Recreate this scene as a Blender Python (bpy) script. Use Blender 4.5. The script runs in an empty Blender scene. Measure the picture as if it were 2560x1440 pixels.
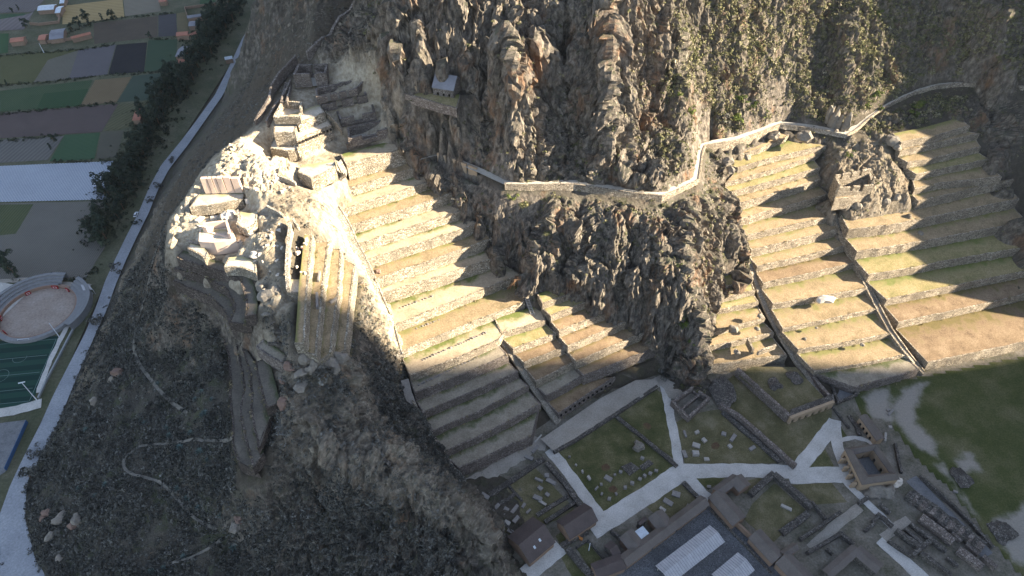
import bpy, math, random
import numpy as np
from mathutils import Vector
from mathutils.geometry import delaunay_2d_cdt
random.seed(7); RNG = np.random.default_rng(7)
R = math.radians
SC = bpy.context.scene
COL = SC.collection
# ------------------------------------------------------------------ camera, sky, sun, exposure
CAMH, PITCH, FPX = 250.0, 46.0, 1707.0
CP, SP = math.cos(R(PITCH)), math.sin(R(PITCH))
cam = bpy.data.cameras.new('camera'); cam_o = bpy.data.objects.new('camera', cam); COL.objects.link(cam_o)
cam.sensor_width = 36.0; cam.lens = 36.0 * FPX / 2560.0; cam.clip_start = 1.0; cam.clip_end = 9000.0
cam_o.location = (0, 0, CAMH); cam_o.rotation_euler = (R(90 - PITCH), 0, 0)
SC.camera = cam_o
SUN_EL = 23.0
SH = Vector((0.9985, -0.045, 0)).normalized()            # horizontal direction towards the sun
SN = Vector((-SH.y, SH.x, 0))
SV = SH * math.cos(R(SUN_EL)) + Vector((0, 0, math.sin(R(SUN_EL))))
world = bpy.data.worlds.new('World'); SC.world = world; world.use_nodes = True
_nt = world.node_tree; _nt.nodes.clear()
_sky = _nt.nodes.new('ShaderNodeTexSky'); _sky.sky_type = 'NISHITA'; _sky.sun_disc = False
_sky.sun_elevation = R(SUN_EL); _sky.sun_rotation = math.atan2(SH.x, SH.y); _sky.altitude = 2800
_sky.air_density = 1.0; _sky.dust_density = 2.0; _sky.ozone_density = 0.5
_bg = _nt.nodes.new('ShaderNodeBackground'); _bg.inputs[1].default_value = 0.08
_out = _nt.nodes.new('ShaderNodeOutputWorld')
_bw = _nt.nodes.new('ShaderNodeHueSaturation'); _bw.inputs['Saturation'].default_value = 0.8
_nt.links.new(_sky.outputs[0], _bw.inputs['Color']); _nt.links.new(_bw.outputs[0], _bg.inputs[0]); _nt.links.new(_bg.outputs[0], _out.inputs[0])
sun = bpy.data.lights.new('sun', 'SUN'); sun_o = bpy.data.objects.new('sun', sun); COL.objects.link(sun_o)
sun.energy = 5.0; sun.angle = R(0.55); sun.color = (1.0, 0.86, 0.66)
sun_o.rotation_euler = (-SV).to_track_quat('-Z', 'Y').to_euler(); sun_o.location = (300, -50, 400)
SC.view_settings.view_transform = 'Standard'; SC.view_settings.look = 'None'
SC.view_settings.exposure = 2.4; SC.view_settings.gamma = 1.0
SC.cycles.max_bounces = 5; SC.cycles.diffuse_bounces = 3; SC.cycles.glossy_bounces = 1
SC.cycles.transmission_bounces = 1; SC.cycles.transparent_max_bounces = 4

# ------------------------------------------------------------------ helpers
def P(u, v, z=0.0):
    """world point at height z seen at photograph pixel u, v"""
    x = (u - 1280) / FPX; y = (720 - v) / FPX
    t = (CAMH - z) / (SP - y * CP)
    return Vector((x * t, (CP + y * SP) * t, z))
def PX(p):
    dx, dy, dz = p[0], p[1], p[2] - CAMH
    zc = dy * CP - dz * SP; yc = dy * SP + dz * CP
    return (1280 + FPX * dx / zc, 720 - FPX * yc / zc)
def PP(pts, z=0.0):
    return [P(a[0], a[1], a[2] if len(a) > 2 else z) for a in pts]

class MB:
    def __init__(s): s.v = []; s.f = []; s.a = []
    def vert(s, p, a=0.0): s.v.append((p[0], p[1], p[2])); s.a.append(a); return len(s.v) - 1
    def quad(s, a, b, c, d, at=0.0):
        i = [s.vert(p, at) for p in (a, b, c, d)]; s.f.append(i)
    def poly(s, pts, at=0.0): s.f.append([s.vert(p, at) for p in pts])
    def strip(s, A, B, aA=0.0, aB=0.0):
        ia = [s.vert(p, aA) for p in A]; ib = [s.vert(p, aB) for p in B]
        for k in range(len(A) - 1): s.f.append([ia[k], ia[k + 1], ib[k + 1], ib[k]])
    def grid(s, rows, ats=None):
        ids = [[s.vert(p, ats[r] if ats else 0.0) for p in row] for r, row in enumerate(rows)]
        for r in range(len(ids) - 1):
            for k in range(len(ids[r]) - 1): s.f.append([ids[r][k], ids[r][k + 1], ids[r + 1][k + 1], ids[r + 1][k]])
    def prism(s, base, h, top_inset=0.0, jit=0.0, close=True):
        """solid from a base polygon (list of Vectors) raised by h"""
        n = len(base); c = sum((Vector(p) for p in base), Vector()) / n
        top = []
        for p in base:
            d = Vector((c.x - p[0], c.y - p[1], 0)); L = max(d.length, 1e-6)
            q = Vector(p) + d / L * min(top_inset, L * .9) + Vector((0, 0, h))
            if jit: q += Vector((random.uniform(-jit, jit), random.uniform(-jit, jit), random.uniform(-jit, jit)))
            top.append(q)
        ib = [s.vert(p) for p in base]; it = [s.vert(p) for p in top]
        for k in range(n): s.f.append([ib[k], ib[(k + 1) % n], it[(k + 1) % n], it[k]])
        s.f.append(it)
        return top
    def box(s, c, sx, sy, sz, rz=0.0, taper=0.0, jit=0.0):
        """box centred in plan on c, standing on c.z"""
        co, si = math.cos(rz), math.sin(rz); base = []
        for a, b in ((-1, -1), (1, -1), (1, 1), (-1, 1)):
            x, y = a * sx / 2, b * sy / 2
            base.append(Vector((c[0] + x * co - y * si, c[1] + x * si + y * co, c[2])))
        return s.prism(base, sz, taper, jit)
    def tube(s, a, b, r0, r1=None, n=6):
        a = Vector(a); b = Vector(b); d = (b - a).normalized(); r1 = r0 if r1 is None else r1
        x = d.orthogonal().normalized(); y = d.cross(x)
        A = [s.vert(a + (x * math.cos(2 * math.pi * k / n) + y * math.sin(2 * math.pi * k / n)) * r0) for k in range(n)]
        B = [s.vert(b + (x * math.cos(2 * math.pi * k / n) + y * math.sin(2 * math.pi * k / n)) * r1) for k in range(n)]
        for k in range(n): s.f.append([A[k], A[(k + 1) % n], B[(k + 1) % n], B[k]])
        s.f.append(B); s.f.append(A[::-1])
    def build(s, name, mat, parent=None, smooth=False, attr=None):
        me = bpy.data.meshes.new(name); me.from_pydata(s.v, [], s.f); me.materials.append(mat)
        if attr:
            l = me.attributes.new(attr, 'FLOAT', 'POINT'); l.data.foreach_set('value', np.array(s.a, 'f'))
        if smooth: me.polygons.foreach_set('use_smooth', [True] * len(me.polygons))
        me.update()
        o = bpy.data.objects.new(name, me); COL.objects.link(o)
        if parent is not None: o.parent = parent; o.matrix_parent_inverse = parent.matrix_world.inverted()
        return o
def npmesh(name, V, F, mat, attrs=None, smooth=True, parent=None, cols=None):
    me = bpy.data.meshes.new(name)
    V = np.asarray(V, 'f'); F = np.asarray(F, 'i'); n, k = F.shape
    me.vertices.add(len(V)); me.vertices.foreach_set('co', V.ravel())
    me.loops.add(n * k); me.loops.foreach_set('vertex_index', F.ravel())
    me.polygons.add(n); me.polygons.foreach_set('loop_start', np.arange(0, n * k, k, dtype='i'))
    me.polygons.foreach_set('loop_total', np.full(n, k, 'i'))
    if smooth: me.polygons.foreach_set('use_smooth', np.ones(n, bool))
    me.materials.append(mat); me.update(calc_edges=True)
    for an, av in (attrs or {}).items():
        l = me.attributes.new(an, 'FLOAT', 'POINT'); l.data.foreach_set('value', np.asarray(av, 'f'))
    for an, av in (cols or {}).items():
        l = me.attributes.new(an, 'FLOAT_COLOR', 'POINT'); l.data.foreach_set('color', np.asarray(av, 'f').ravel())
    o = bpy.data.objects.new(name, me); COL.objects.link(o)
    if parent is not None: o.parent = parent; o.matrix_parent_inverse = parent.matrix_world.inverted()
    return o
def tag(o, label=None, cat=None, group=None, kind=None):
    if label: o['label'] = label
    if cat: o['category'] = cat
    if group: o['group'] = group
    if kind: o['kind'] = kind
    return o
def empty(name, loc, label=None, cat=None, group=None, rz=0.0):
    o = bpy.data.objects.new(name, None); COL.objects.link(o); o.empty_display_size = 1
    o.location = loc; o.rotation_euler = (0, 0, rz)
    from mathutils import Matrix
    o.matrix_world = Matrix.Translation(Vector(loc)) @ Matrix.Rotation(rz, 4, 'Z')
    return tag(o, label, cat, group)
def dup(root, loc=None, rz=None, scale=None):
    c = root.copy(); COL.objects.link(c)
    if loc is not None: c.location = loc
    if rz is not None: c.rotation_euler = (0, 0, rz)
    if scale is not None: c.scale = scale if hasattr(scale, '__len__') else (scale,) * 3
    for ch in root.children:
        d = ch.copy(); COL.objects.link(d); d.parent = c
        for g in ch.children:
            e = g.copy(); COL.objects.link(e); e.parent = d
    return c
def resample(pts, n):
    pts = [Vector(p) for p in pts]; L = [0.0]
    for a, b in zip(pts, pts[1:]): L.append(L[-1] + (b - a).length)
    out = []
    for k in range(n):
        d = L[-1] * k / (n - 1)
        for i in range(len(pts) - 1):
            if d <= L[i + 1] + 1e-9:
                t = (d - L[i]) / max(L[i + 1] - L[i], 1e-9); out.append(pts[i].lerp(pts[i + 1], t)); break
        else: out.append(pts[-1].copy())
    return out
def plen(pts): return sum((Vector(b) - Vector(a)).length for a, b in zip(pts, pts[1:]))
def hnormals(pts):
    """horizontal unit normals of a polyline, on its right hand side"""
    out = []
    for k in range(len(pts)):
        a = pts[max(k - 1, 0)]; b = pts[min(k + 1, len(pts) - 1)]
        d = Vector((b[0] - a[0], b[1] - a[1], 0)); d.normalize()
        out.append(Vector((d.y, -d.x, 0)))
    return out
# value-gradient noise in numpy
_perm = RNG.permutation(256).astype(np.int64); _perm = np.concatenate([_perm] * 3)
_grad = RNG.normal(size=(256, 3)); _grad /= np.linalg.norm(_grad, axis=1)[:, None]
def noise3(x, y, z):
    x = np.asarray(x, float); y = np.asarray(y, float) + 0 * x; z = np.asarray(z, float) + 0 * x
    xi = np.floor(x).astype(np.int64); yi = np.floor(y).astype(np.int64); zi = np.floor(z).astype(np.int64)
    fx, fy, fz = x - xi, y - yi, z - zi
    u = fx * fx * fx * (fx * (fx * 6 - 15) + 10); v = fy * fy * fy * (fy * (fy * 6 - 15) + 10); w = fz * fz * fz * (fz * (fz * 6 - 15) + 10)
    res = 0
    for dx in (0, 1):
        for dy in (0, 1):
            for dz in (0, 1):
                h = _perm[_perm[_perm[(xi + dx) & 255] + ((yi + dy) & 255)] + ((zi + dz) & 255)]
                g = _grad[h]
                d = g[..., 0] * (fx - dx) + g[..., 1] * (fy - dy) + g[..., 2] * (fz - dz)
                res = res + d * (u if dx else 1 - u) * (v if dy else 1 - v) * (w if dz else 1 - w)
    return res * 1.6
def fbm(x, y, z, o=4, ridge=False):
    a, s, f = 1.0, 0.0, 1.0
    for _ in range(o):
        n = noise3(x * f, y * f, z * f)
        s = s + a * ((1 - 2 * np.abs(n)) if ridge else n); a *= .5; f *= 2.03
    return s
# ------------------------------------------------------------------ materials
def nmat(name):
    m = bpy.data.materials.new(name); m.use_nodes = True; nt = m.node_tree
    b = nt.nodes['Principled BSDF']; b.inputs['Roughness'].default_value = .95
    b.inputs['Specular IOR Level'].default_value = .15
    return m, nt, b
def N(nt, t, **kw):
    n = nt.nodes.new('ShaderNode' + t)
    for k, v in kw.items(): setattr(n, k, v)
    return n
def coords(nt): return N(nt, 'NewGeometry').outputs['Position']
def texnoise(nt, vec, scale, detail=4, rough=.6):
    n = N(nt, 'TexNoise'); n.inputs['Scale'].default_value = scale; n.inputs['Detail'].default_value = detail
    n.inputs['Roughness'].default_value = rough; nt.links.new(vec, n.inputs['Vector']); return n.outputs['Fac']
def ramp(nt, fac, stops):
    r = N(nt, 'ValToRGB'); nt.links.new(fac, r.inputs[0]); e = r.color_ramp.elements
    while len(e) > 1: e.remove(e[-1])
    for k, (p, c) in enumerate(stops):
        el = e[0] if k == 0 else e.new(p)
        el.position = p; el.color = tuple(c) + (1,) if len(c) == 3 else c
    return r.outputs[0]
def mix(nt, fac, a, b, mode='MIX'):
    m = N(nt, 'Mix', data_type='RGBA', blend_type=mode)
    for s, v in ((0, fac), (6, a), (7, b)):
        if isinstance(v, (int, float)): m.inputs[s].default_value = v
        elif isinstance(v, tuple): m.inputs[s].default_value = v + (1,)
        else: nt.links.new(v, m.inputs[s])
    return m.outputs[2]
def math_(nt, op, a, b=None, c=None, clamp=False):
    m = N(nt, 'Math', operation=op); m.use_clamp = clamp
    for k, v in enumerate((a, b, c)):
        if v is None: continue
        if isinstance(v, (int, float)): m.inputs[k].default_value = v
        else: nt.links.new(v, m.inputs[k])
    return m.outputs[0]
def sstep(nt, x, lo, hi):
    m = N(nt, 'MapRange', interpolation_type='SMOOTHSTEP'); nt.links.new(x, m.inputs[0])
    m.inputs[1].default_value = lo; m.inputs[2].default_value = hi; return m.outputs[0]
def bump(nt, b, h, dist, strength=1.0):
    n = N(nt, 'Bump'); n.inputs['Distance'].default_value = dist; n.inputs['Strength'].default_value = strength
    nt.links.new(h, n.inputs['Height']); nt.links.new(n.outputs[0], b.inputs['Normal'])
def setc(nt, b, c): nt.links.new(c, b.inputs['Base Color'])
def stone_mat(name, c1, c2, c3, scale=1.1, stretch=1.6, bd=.25):
    """dry stone masonry: irregular blocks with dark joints"""
    m, nt, b = nmat(name); pos = coords(nt)
    mp = N(nt, 'Mapping'); mp.inputs['Scale'].default_value = (1, 1, stretch); nt.links.new(pos, mp.inputs[0])
    v = N(nt, 'TexVoronoi'); v.inputs['Scale'].default_value = scale; nt.links.new(mp.outputs[0], v.inputs['Vector'])
    ve = N(nt, 'TexVoronoi', feature='DISTANCE_TO_EDGE'); ve.inputs['Scale'].default_value = scale; nt.links.new(mp.outputs[0], ve.inputs['Vector'])
    sx = N(nt, 'SeparateColor'); nt.links.new(v.outputs['Color'], sx.inputs[0])
    col = ramp(nt, sx.outputs[0], [(0, c1), (.5, c2), (1, c3)])
    big = texnoise(nt, pos, .12, 5, .6)
    col = mix(nt, sstep(nt, big, .4, .75), col, tuple(x * .62 for x in c2))
    fine = texnoise(nt, pos, 3.0, 3, .7)
    col = mix(nt, .45, col, ramp(nt, fine, [(.25, (.25, .25, .25)), (.75, (1, 1, 1))]), 'MULTIPLY')
    joint = sstep(nt, ve.outputs[0], .0, .10)
    col = mix(nt, joint, tuple(x * .35 for x in c1), col)
    setc(nt, b, col)
    h = math_(nt, 'ADD', sstep(nt, ve.outputs[0], 0, .2), math_(nt, 'MULTIPLY', fine, .5)); bump(nt, b, h, bd)
    return m
def ground_mat(name, cols, sc=.25, fine=2.0, bd=.12, grad=None, gcol=None):
    """patchy ground; grad/gcol = vertex attribute along which another growth spreads"""
    m, nt, b = nmat(name); pos = coords(nt)
    n1 = texnoise(nt, pos, sc, 6, .65); n2 = texnoise(nt, pos, fine, 4, .75)
    s = math_(nt, 'ADD', math_(nt, 'MULTIPLY', n1, .75), math_(nt, 'MULTIPLY', n2, .25))
    k = len(cols); col = ramp(nt, s, [(.32 + .36 * i / max(k - 1, 1), c) for i, c in enumerate(cols)])
    if grad:
        at = N(nt, 'Attribute', attribute_name=grad)
        g = math_(nt, 'ADD', at.outputs['Fac'], math_(nt, 'MULTIPLY', math_(nt, 'SUBTRACT', n1, .5), 1.6))
        col = mix(nt, sstep(nt, g, .5, .95), col, gcol)
    col = mix(nt, .5, col, ramp(nt, n2, [(.3, (.45, .45, .45)), (.7, (1.1, 1.1, 1.1))]), 'MULTIPLY')
    setc(nt, b, col); bump(nt, b, n2, bd)
    return m
def plain_mat(name, c, var=.25, sc=1.0, rough=.9, bd=.03):
    m, nt, b = nmat(name); pos = coords(nt); n = texnoise(nt, pos, sc, 5, .65)
    col = mix(nt, n, tuple(x * (1 - var) for x in c), tuple(min(1, x * (1 + var)) for x in c))
    setc(nt, b, col); b.inputs['Roughness'].default_value = rough; bump(nt, b, n, bd)
    return m
# ------------------------------------------------------------------ terrain control points
TC = []                                       # X, Y, Z, amplitude, (rock, pale, brown, scrub)
ZN = {'t': (0, (0, 0, .6, .3)), 'c': (1.0, (1, 0, 0, .35)), 'g': (.7, (.35, 0, .15, .8)), 's': (.3, (.12, 0, 0, 1)), 'b': (.14, (.1, 0, 1, .12)),
      'p': (.44, (.6, 1, 0, .0)), 'h': (.34, (.25, .45, .9, .05)), 'q': (.3, (1, 0, 0, .3)), 'e': (.5, (.25, .3, .8, .15)), 'n': (.42, (.3, .3, .9, .1)), 'f': (0.0, (0, 0, .6, 0)), 'r': (.75, (.85, .28, .2, .4)), 'k': (.85, (1, 0, 0, .05)), 'w': (.0, (.2, .9, .3, 0))}
def tc(zone, *pts):
    for a in pts:
        p = P(*a); TC.append((p.x, p.y, p.z, ZN[zone][0], *ZN[zone][1]))
def tcl(zone, pts, step=5.0):
    W = [P(*a) for a in pts]; n = max(2, int(plen(W) / step) + 1)
    for p in resample(W, n): TC.append((p.x, p.y, p.z, ZN[zone][0], *ZN[zone][1]))
def tcx(zone, *pts):
    for a in pts: TC.append((a[0], a[1], a[2], ZN[zone][0], *ZN[zone][1]))
# ------------------------------------------------------------------ terrace data (photo pixels of each wall's top edge; z = tread level)
FLIGHT_A = [  # foot to top, the flight between ridge stairway and crag
 (6.4, [(1147,1172),(1213,1144),(1277,1113),(1330,1090)]), (10.9, [(1113,1130),(1200,1091),(1300,1040),(1352,1010)]), (14.9, [(1083,1080),(1200,1029),(1322,966)]),
 (19.5, [(1057,1032),(1180,982),(1296,930)]), (25.0, [(1036,984),(1150,940),(1271,888)]), (29.3, [(1024,940),(1140,898),(1247,850)]),
 (33.8, [(1003,880),(1098,841),(1205,797),(1297,763),(1312,756)]), (38.7, [(986,815),(1110,764),(1252,707),(1300,690)]), (45.2, [(953,736),(1080,697),(1194,660),(1252,640)]),
 (50.9, [(938,699),(1060,658),(1163,621),(1215,603)]), (56.2, [(916,651),(1030,615),(1128,584),(1180,566)]), (61.2, [(894,613),(1000,577),(1090,548),(1141,531)]),
 (66.3, [(874,566),(980,533),(1069,506),(1112,490)]), (70.9, [(850,528),(940,497),(1022,472),(1064,457)]), (75.5, [(822,484),(890,466),(951,447),(1032,423)]),
 (83.5, [(866,412),(917,397),(1015,371)])]
FLIGHT_M = [
 (4.3, [(1396,1035),(1465,990),(1530,949)]), (10.0, [(1367,992),(1447,946)]), (15.2, [(1340,955),(1428,910)]), (20.3, [(1311,908),(1402,873)]),
 (25.0, [(1283,873),(1380,838)]), (29.3, [(1254,836),(1354,804)])]
FLIGHT_N = [
 (11.8, [(1460,941),(1550,906),(1643,869)]), (17.2, [(1441,906),(1520,872),(1608,834)]), (22.4, [(1420,867),(1500,833),(1561,807)]),
 (27.3, [(1398,829),(1455,806),(1515,784)]), (32.0, [(1377,791),(1455,760)]), (36.2, [(1356,760),(1413,740)])]
FLIGHT_R = [
 (4.2, [(2138,969),(2220,948),(2299,924)]), (6.6, [(2036,930),(2150,912),(2268,888)]), (10.1, [(1996,875),(2110,858),(2228,835)]), (13.3, [(1957,822),(2070,800),(2197,772)]), (17.6, [(1933,761),(2050,743),(2169,721)]),
 (22.0, [(1908,709),(2030,684),(2144,656)]), (26.3, [(1893,667),(2010,641),(2121,614)]), (31.6, [(1879,626),(2000,598),(2105,571)]), (35.7, [(1866,590),(1980,564),(2088,539)]),
 (40.7, [(1853,548),(1970,516),(2072,486)]), (45.6, [(1839,513),(1950,481),(2053,449)]), (49.6, [(1827,482),(1940,452),(2051,420)]), (52.6, [(1814,459),(1930,427),(2039,391)]),
 (56.0, [(1845,420),(1934,395),(2067,364)]), (59.2, [(1783,393),(1850,388),(1900,373),(1965,345),(1982,331)])]
FLIGHT_L = [
 (5.6, [(1775,915),(1870,901),(1968,888)]), (9.6, [(1766,869),(1850,852),(1936,833)]), (13.4, [(1770,832),(1840,816),(1913,796)]), (17.0, [(1785,777),(1840,768),(1898,756)]), (20.6, [(1798,748),(1845,738),(1888,727)]), (24.0, [(1828,714),(1884,697)])]
FLIGHT_F = [
 (5.3, [(2320,907),(2440,883),(2560,857),(2640,840)]), (11.0, [(2247,807),(2380,779),(2500,752),(2580,733)]), (16.6, [(2217,750),(2330,727),(2431,706),(2570,678)]), (22.4, [(2172,688),(2280,671),(2372,652),(2560,620)]),
 (28.6, [(2143,630),(2250,614),(2355,596),(2560,556)]), (35.4, [(2122,575),(2230,563),(2345,540),(2540,500)])]
FLIGHT_G = [
 (41.5, [(2297,504),(2363,489),(2523,452)]), (45.7, [(2287,473),(2354,458),(2492,444)]), (50.0, [(2291,436),(2351,424),(2461,401)]), (54.0, [(2271,407),(2327,398),(2441,371)]),
 (58.0, [(2250,379),(2303,367),(2437,338)]), (62.0, [(2253,357),(2330,342),(2413,319)])]
WEST = [(65.0, [(432,704),(525,742),(558,775),(579,817)]), (69.5, [(434,671),(512,692),(567,725),(587,767),(573,806)]), (74.5, [(440,644),(496,664),(554,680),(598,700),(612,737),(616,771),(611,792)])]
SOUTH = [(47.0, [(553,831),(571,893),(575,947),(573,987),(580,1049),(580,1111),(595,1155)]), (52.0, [(587,849),(598,902),(609,969),(598,1031),(613,1102),(631,1169)]), (56.5, [(600,858),(624,933),(627,978),(627,1031),(644,1120)]), (61.0, [(635,907),(653,978),(664,1022)])]
STRIP = [(65.5, [(865,872),(867,843),(881,725),(887,662)]), (70.0, [(827,884),(831,843),(848,725),(854,622)]), (74.5, [(790,890),(796,843),(808,725),(820,625),(826,602)]), (79.0, [(760,860),(763,843),(769,725),(782,585)])]
def underlay(rows, zfoot, sl=.8, drop=2.2):
    prev = zfoot
    for z, e in rows:
        W = [P(u, v, z) for u, v in e]; n = max(3, int(plen(W) / 5) + 1); W = resample(W, n); nr = hnormals(W)
        for p, q in zip(W, nr):
            TC.append((p.x - q.x * .8, p.y - q.y * .8, prev - drop, 0, *ZN['t'][1]))
        if prev == zfoot:
            for p, q in zip(W, nr): TC.append((p.x + q.x * 1.2, p.y + q.y * 1.2, zfoot - 1.0, 0, *ZN['t'][1]))
        prev = z
    for p, q in zip(W, nr): TC.append((p.x - q.x * 5, p.y - q.y * 5, prev - 1.4, 0, *ZN['t'][1]))
for rows, zf in ((FLIGHT_A, .6), (FLIGHT_M, .6), (FLIGHT_N, 6.5), (FLIGHT_R, .2), (FLIGHT_L, .6), (FLIGHT_F, .2), (FLIGHT_G, 36.5), (WEST, 60.0), (SOUTH, 41.5), (STRIP, 60.5)): underlay(rows, zf)
# valley road edge = foot of the western slope
ROADR = [(690,0),(650,40),(622,95),(590,172),(556,240),(505,312),(470,362),(422,424),(395,474),(372,532),(342,592),(314,652),(289,712),(268,772),(240,832),(205,912),(168,1002),(131,1092),(90,1162),(68,1205),(62,1290),(88,1400),(130,1460)]
tcl('s', [(u + (16 if v < 700 else 8), v, .2) for u, v in ROADR], 6)
tcl('f', [(u + 3, v, -.8) for u, v in ROADR], 7)
tcl('f', [(u - 25, v, -.8) for u, v in ROADR], 9)
tcl('e', [(u + 26, v, 4.0) for u, v in ROADR[9:17]], 6)
# crest of the western slope (with outer wall), then down its edge
tcl('b', [(905,-10,119),(880,40,114),(850,62,112),(800,120,107),(740,168,102.5),(690,232,99),(645,300,94)], 5)
tcl('p', [(600,352,92),(540,400,89),(516,440,87),(474,497,84),(428,548,81),(424,600,78),(427,640,76)], 4)
tcl('b', [(590,352,88),(528,402,84),(500,442,82),(462,499,79),(418,552,76),(412,640,70),(414,720,62)], 4)
tc('b', (700,120,52),(640,200,50),(560,300,46),(480,400,42),(440,460,48),(400,560,36),(380,660,34),(360,740,28),(600,260,62),(520,360,56))
# western foot below the curved terraces, trail hillside, southern spur
tcl('s', [(424,706,56),(428,766,48),(500,795,50),(540,835,48),(560,900,40),(558,1000,38.5),(566,1100,36),(584,1168,34)], 6)
tc('s', (330,700,24),(330,880,24),(300,800,19),(250,900,15),(440,1010,26),(310,1130,19),(180,1050,13),(200,1200,13),(100,1330,3),(420,1210,23),(550,1320,17),(500,1100,32),(480,870,36),(500,950,36),(640,1400,13),(500,1440,10),(300,1400,12),(180,1400,6),(400,1330,16),(300,1260,18))
tc('g', (700,1330,24),(820,1300,26),(950,1330,22),(1100,1400,13),(1200,1440,7),(900,1440,11),(640,1200,33),(720,1180,42),(760,1440,10))
tcl('g', [(880,1215,38),(960,1260,32),(1050,1300,24),(1150,1350,15)], 6)
tcx('s', (-160,60,2),(-110,50,4),(-60,50,3),(-20,60,3),(-190,80,0),(-230,60,0),(0,75,1))
# spur crest from the temple rock down to the plaza corner
tcl('r', [(690,790,72),(720,880,67),(740,960,62),(745,1040,58),(790,1100,54),(860,1135,50),(960,1165,45),(1060,1215,37),(1120,1250,28),(1190,1300,19),(1250,1370,10),(1290,1440,3)], 5)
tcl('r', [(700,1000,57),(705,1060,54),(740,1110,50),(840,1165,46),(940,1200,41),(1040,1250,33),(1120,1300,23)], 6)
# spur face towards the terraces
tcl('r', [(870,905,56),(900,990,50),(950,1080,44),(1020,1150,38),(1080,1200,31)], 6)
tcl('g', [(985,900,33),(1000,960,27),(1010,1000,22),(1040,1060,17),(1070,1100,12),(1100,1150,7),(1140,1200,1.5),(1215,1265,.3),(1262,1330,.3),(1300,1440,.3)], 5)
tc('g', (930,930,46),(960,1000,36),(1000,1060,29),(1050,1140,22),(1110,1200,14))
tcl('p', [(855,590,66),(905,660,56),(945,740,45),(975,810,38),(995,870,33.5)], 5)
tc('r', (900,720,56),(930,800,46),(900,820,53),(960,860,39),(880,880,56))
# temple rock platform
tc('p', (560,455,88.5),(600,420,91),(640,400,92.5),(660,440,90),(640,380,92.5),(610,460,87.5),(620,490,85),(560,490,83.5),(500,500,82.5),(480,540,81),(560,530,81.5),(600,540,82.5),(540,560,80),(500,585,78.5),(480,600,76.5),(450,600,76),(450,560,78),(520,622,74.2),(570,640,78),(600,640,79),(620,600,81),(640,540,83.5),(640,700,78),(600,700,76),(690,735,76.5),(735,745,76),(660,760,74),(720,780,73.5),(640,790,72.5),(650,470,88.5))
tc('h', (700,460,88),(690,500,86),(700,540,84.5),(680,590,83),(710,620,82),(660,640,81),(700,680,79.5),(715,540,84.6),(770,490,83.8),(800,470,83.5),(790,510,81.5),(750,520,84))
tc('p', (800,545,79),(830,560,73),(815,520,77),(830,500,76.5),(830,455,81.5),(850,445,81.6),(720,430,88.2),(700,400,89.5))
TIERS = [('sunlit masonry block platform facing the valley on the temple hill', 95, 88.6, [(684,333),(738,331)], [(688,300),(746,300)]),
 ('wall tier directly under the block platform with a shadowed front', 88.6, 84, [(676,371),(712,378),(744,375)], [(684,345),(712,345),(742,345)]),
 ('upper of three slanting walls right of the block platform', 96.5, 92.4, [(744,309),(812,282)], [(720,290),(800,262)]),
 ('middle slanting wall with a row of ten small niches', 92.4, 89, [(742,350),(786,331),(828,314)], [(744,318),(780,304),(818,290)]),
 ('lowest of three slanting walls right of the block platform', 89, 84.4, [(744,374),(790,352),(834,333)], [(742,354),(786,334),(830,318)]),
 ('small grassy platform with a dark left face above the long stairway', 88.2, 83, [(745,429),(778,447),(838,419)], [(752,414),(790,410),(838,400)]),
 ('retaining wall at the lower end of the strip platform', 78, 74.2, [(716,730),(742,735),(764,727)], [(720,700),(742,700),(768,700)]),
 ('heavy smooth wall under the small ruined enclosure at the cliff edge', 80.5, 75.4, [(497,604),(540,607),(590,599)], [(500,575),(540,575),(580,575)]),
 ('low dark-faced wall at the western cliff edge', 77.5, 74.5, [(468,622),(505,640),(512,652)], [(474,610),(508,618),(520,632)]),
 ('rust coloured slanting wall below the pale dirt saddle', 66.5, 61.5, [(640,866),(672,890),(707,908)], [(660,850),(690,868),(716,890)]),
 ('broad white forecourt terrace below the six upright slabs', 84.2, 80.6, [(474,520),(540,512),(606,500)], [(500,484),(550,482),(612,478)]),
 ('low bright terrace wall crossing the middle of the temple ground', 83.0, 80.2, [(590,560),(615,575),(640,560)], [(600,530),(625,535),(645,528)]),
 ('pale wall tier above the saddle beside the leaning rocks', 79.0, 75.5, [(560,668),(600,668),(640,684)], [(572,645),(605,642),(640,655)])]
for _l, z, zb, e, bk in TIERS:
    E = resample([P(u, v, z) for u, v in e], 7); B_ = resample([P(u, v, z) for u, v in bk], 7)
    for p, q, r in zip(E, hnormals(E), B_):
        TC.append((p.x - q.x * .9, p.y - q.y * .9, zb - 2.2, 0, *ZN['w'][1])); TC.append((p.x + q.x * 1.3, p.y + q.y * 1.3, zb - .35, .1, *ZN['w'][1])); m_ = p.lerp(r, .8); TC.append((m_.x, m_.y, z - 1.6, 0, *ZN['w'][1]))
tc('w', (640,330,93),(670,310,94),(700,280,95.2),(760,250,97),(840,320,89),(830,270,94.5),(900,350,84.5),(950,330,88),(960,270,92),(880,240,96.5),(800,200,98.5),(740,215,98.5),(860,180,104),(920,200,102),(970,200,103),(900,385,81.5),(960,365,83),(1000,340,85))
tc('c', (830,130,109),(900,100,116),(960,60,124),(900,40,119),(960,130,116),(940,0,128))
tc('r', (872,898,63),(832,905,66),(795,908,69),(764,880,73),(850,900,65),(815,910,67.5),(780,900,71))
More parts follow.
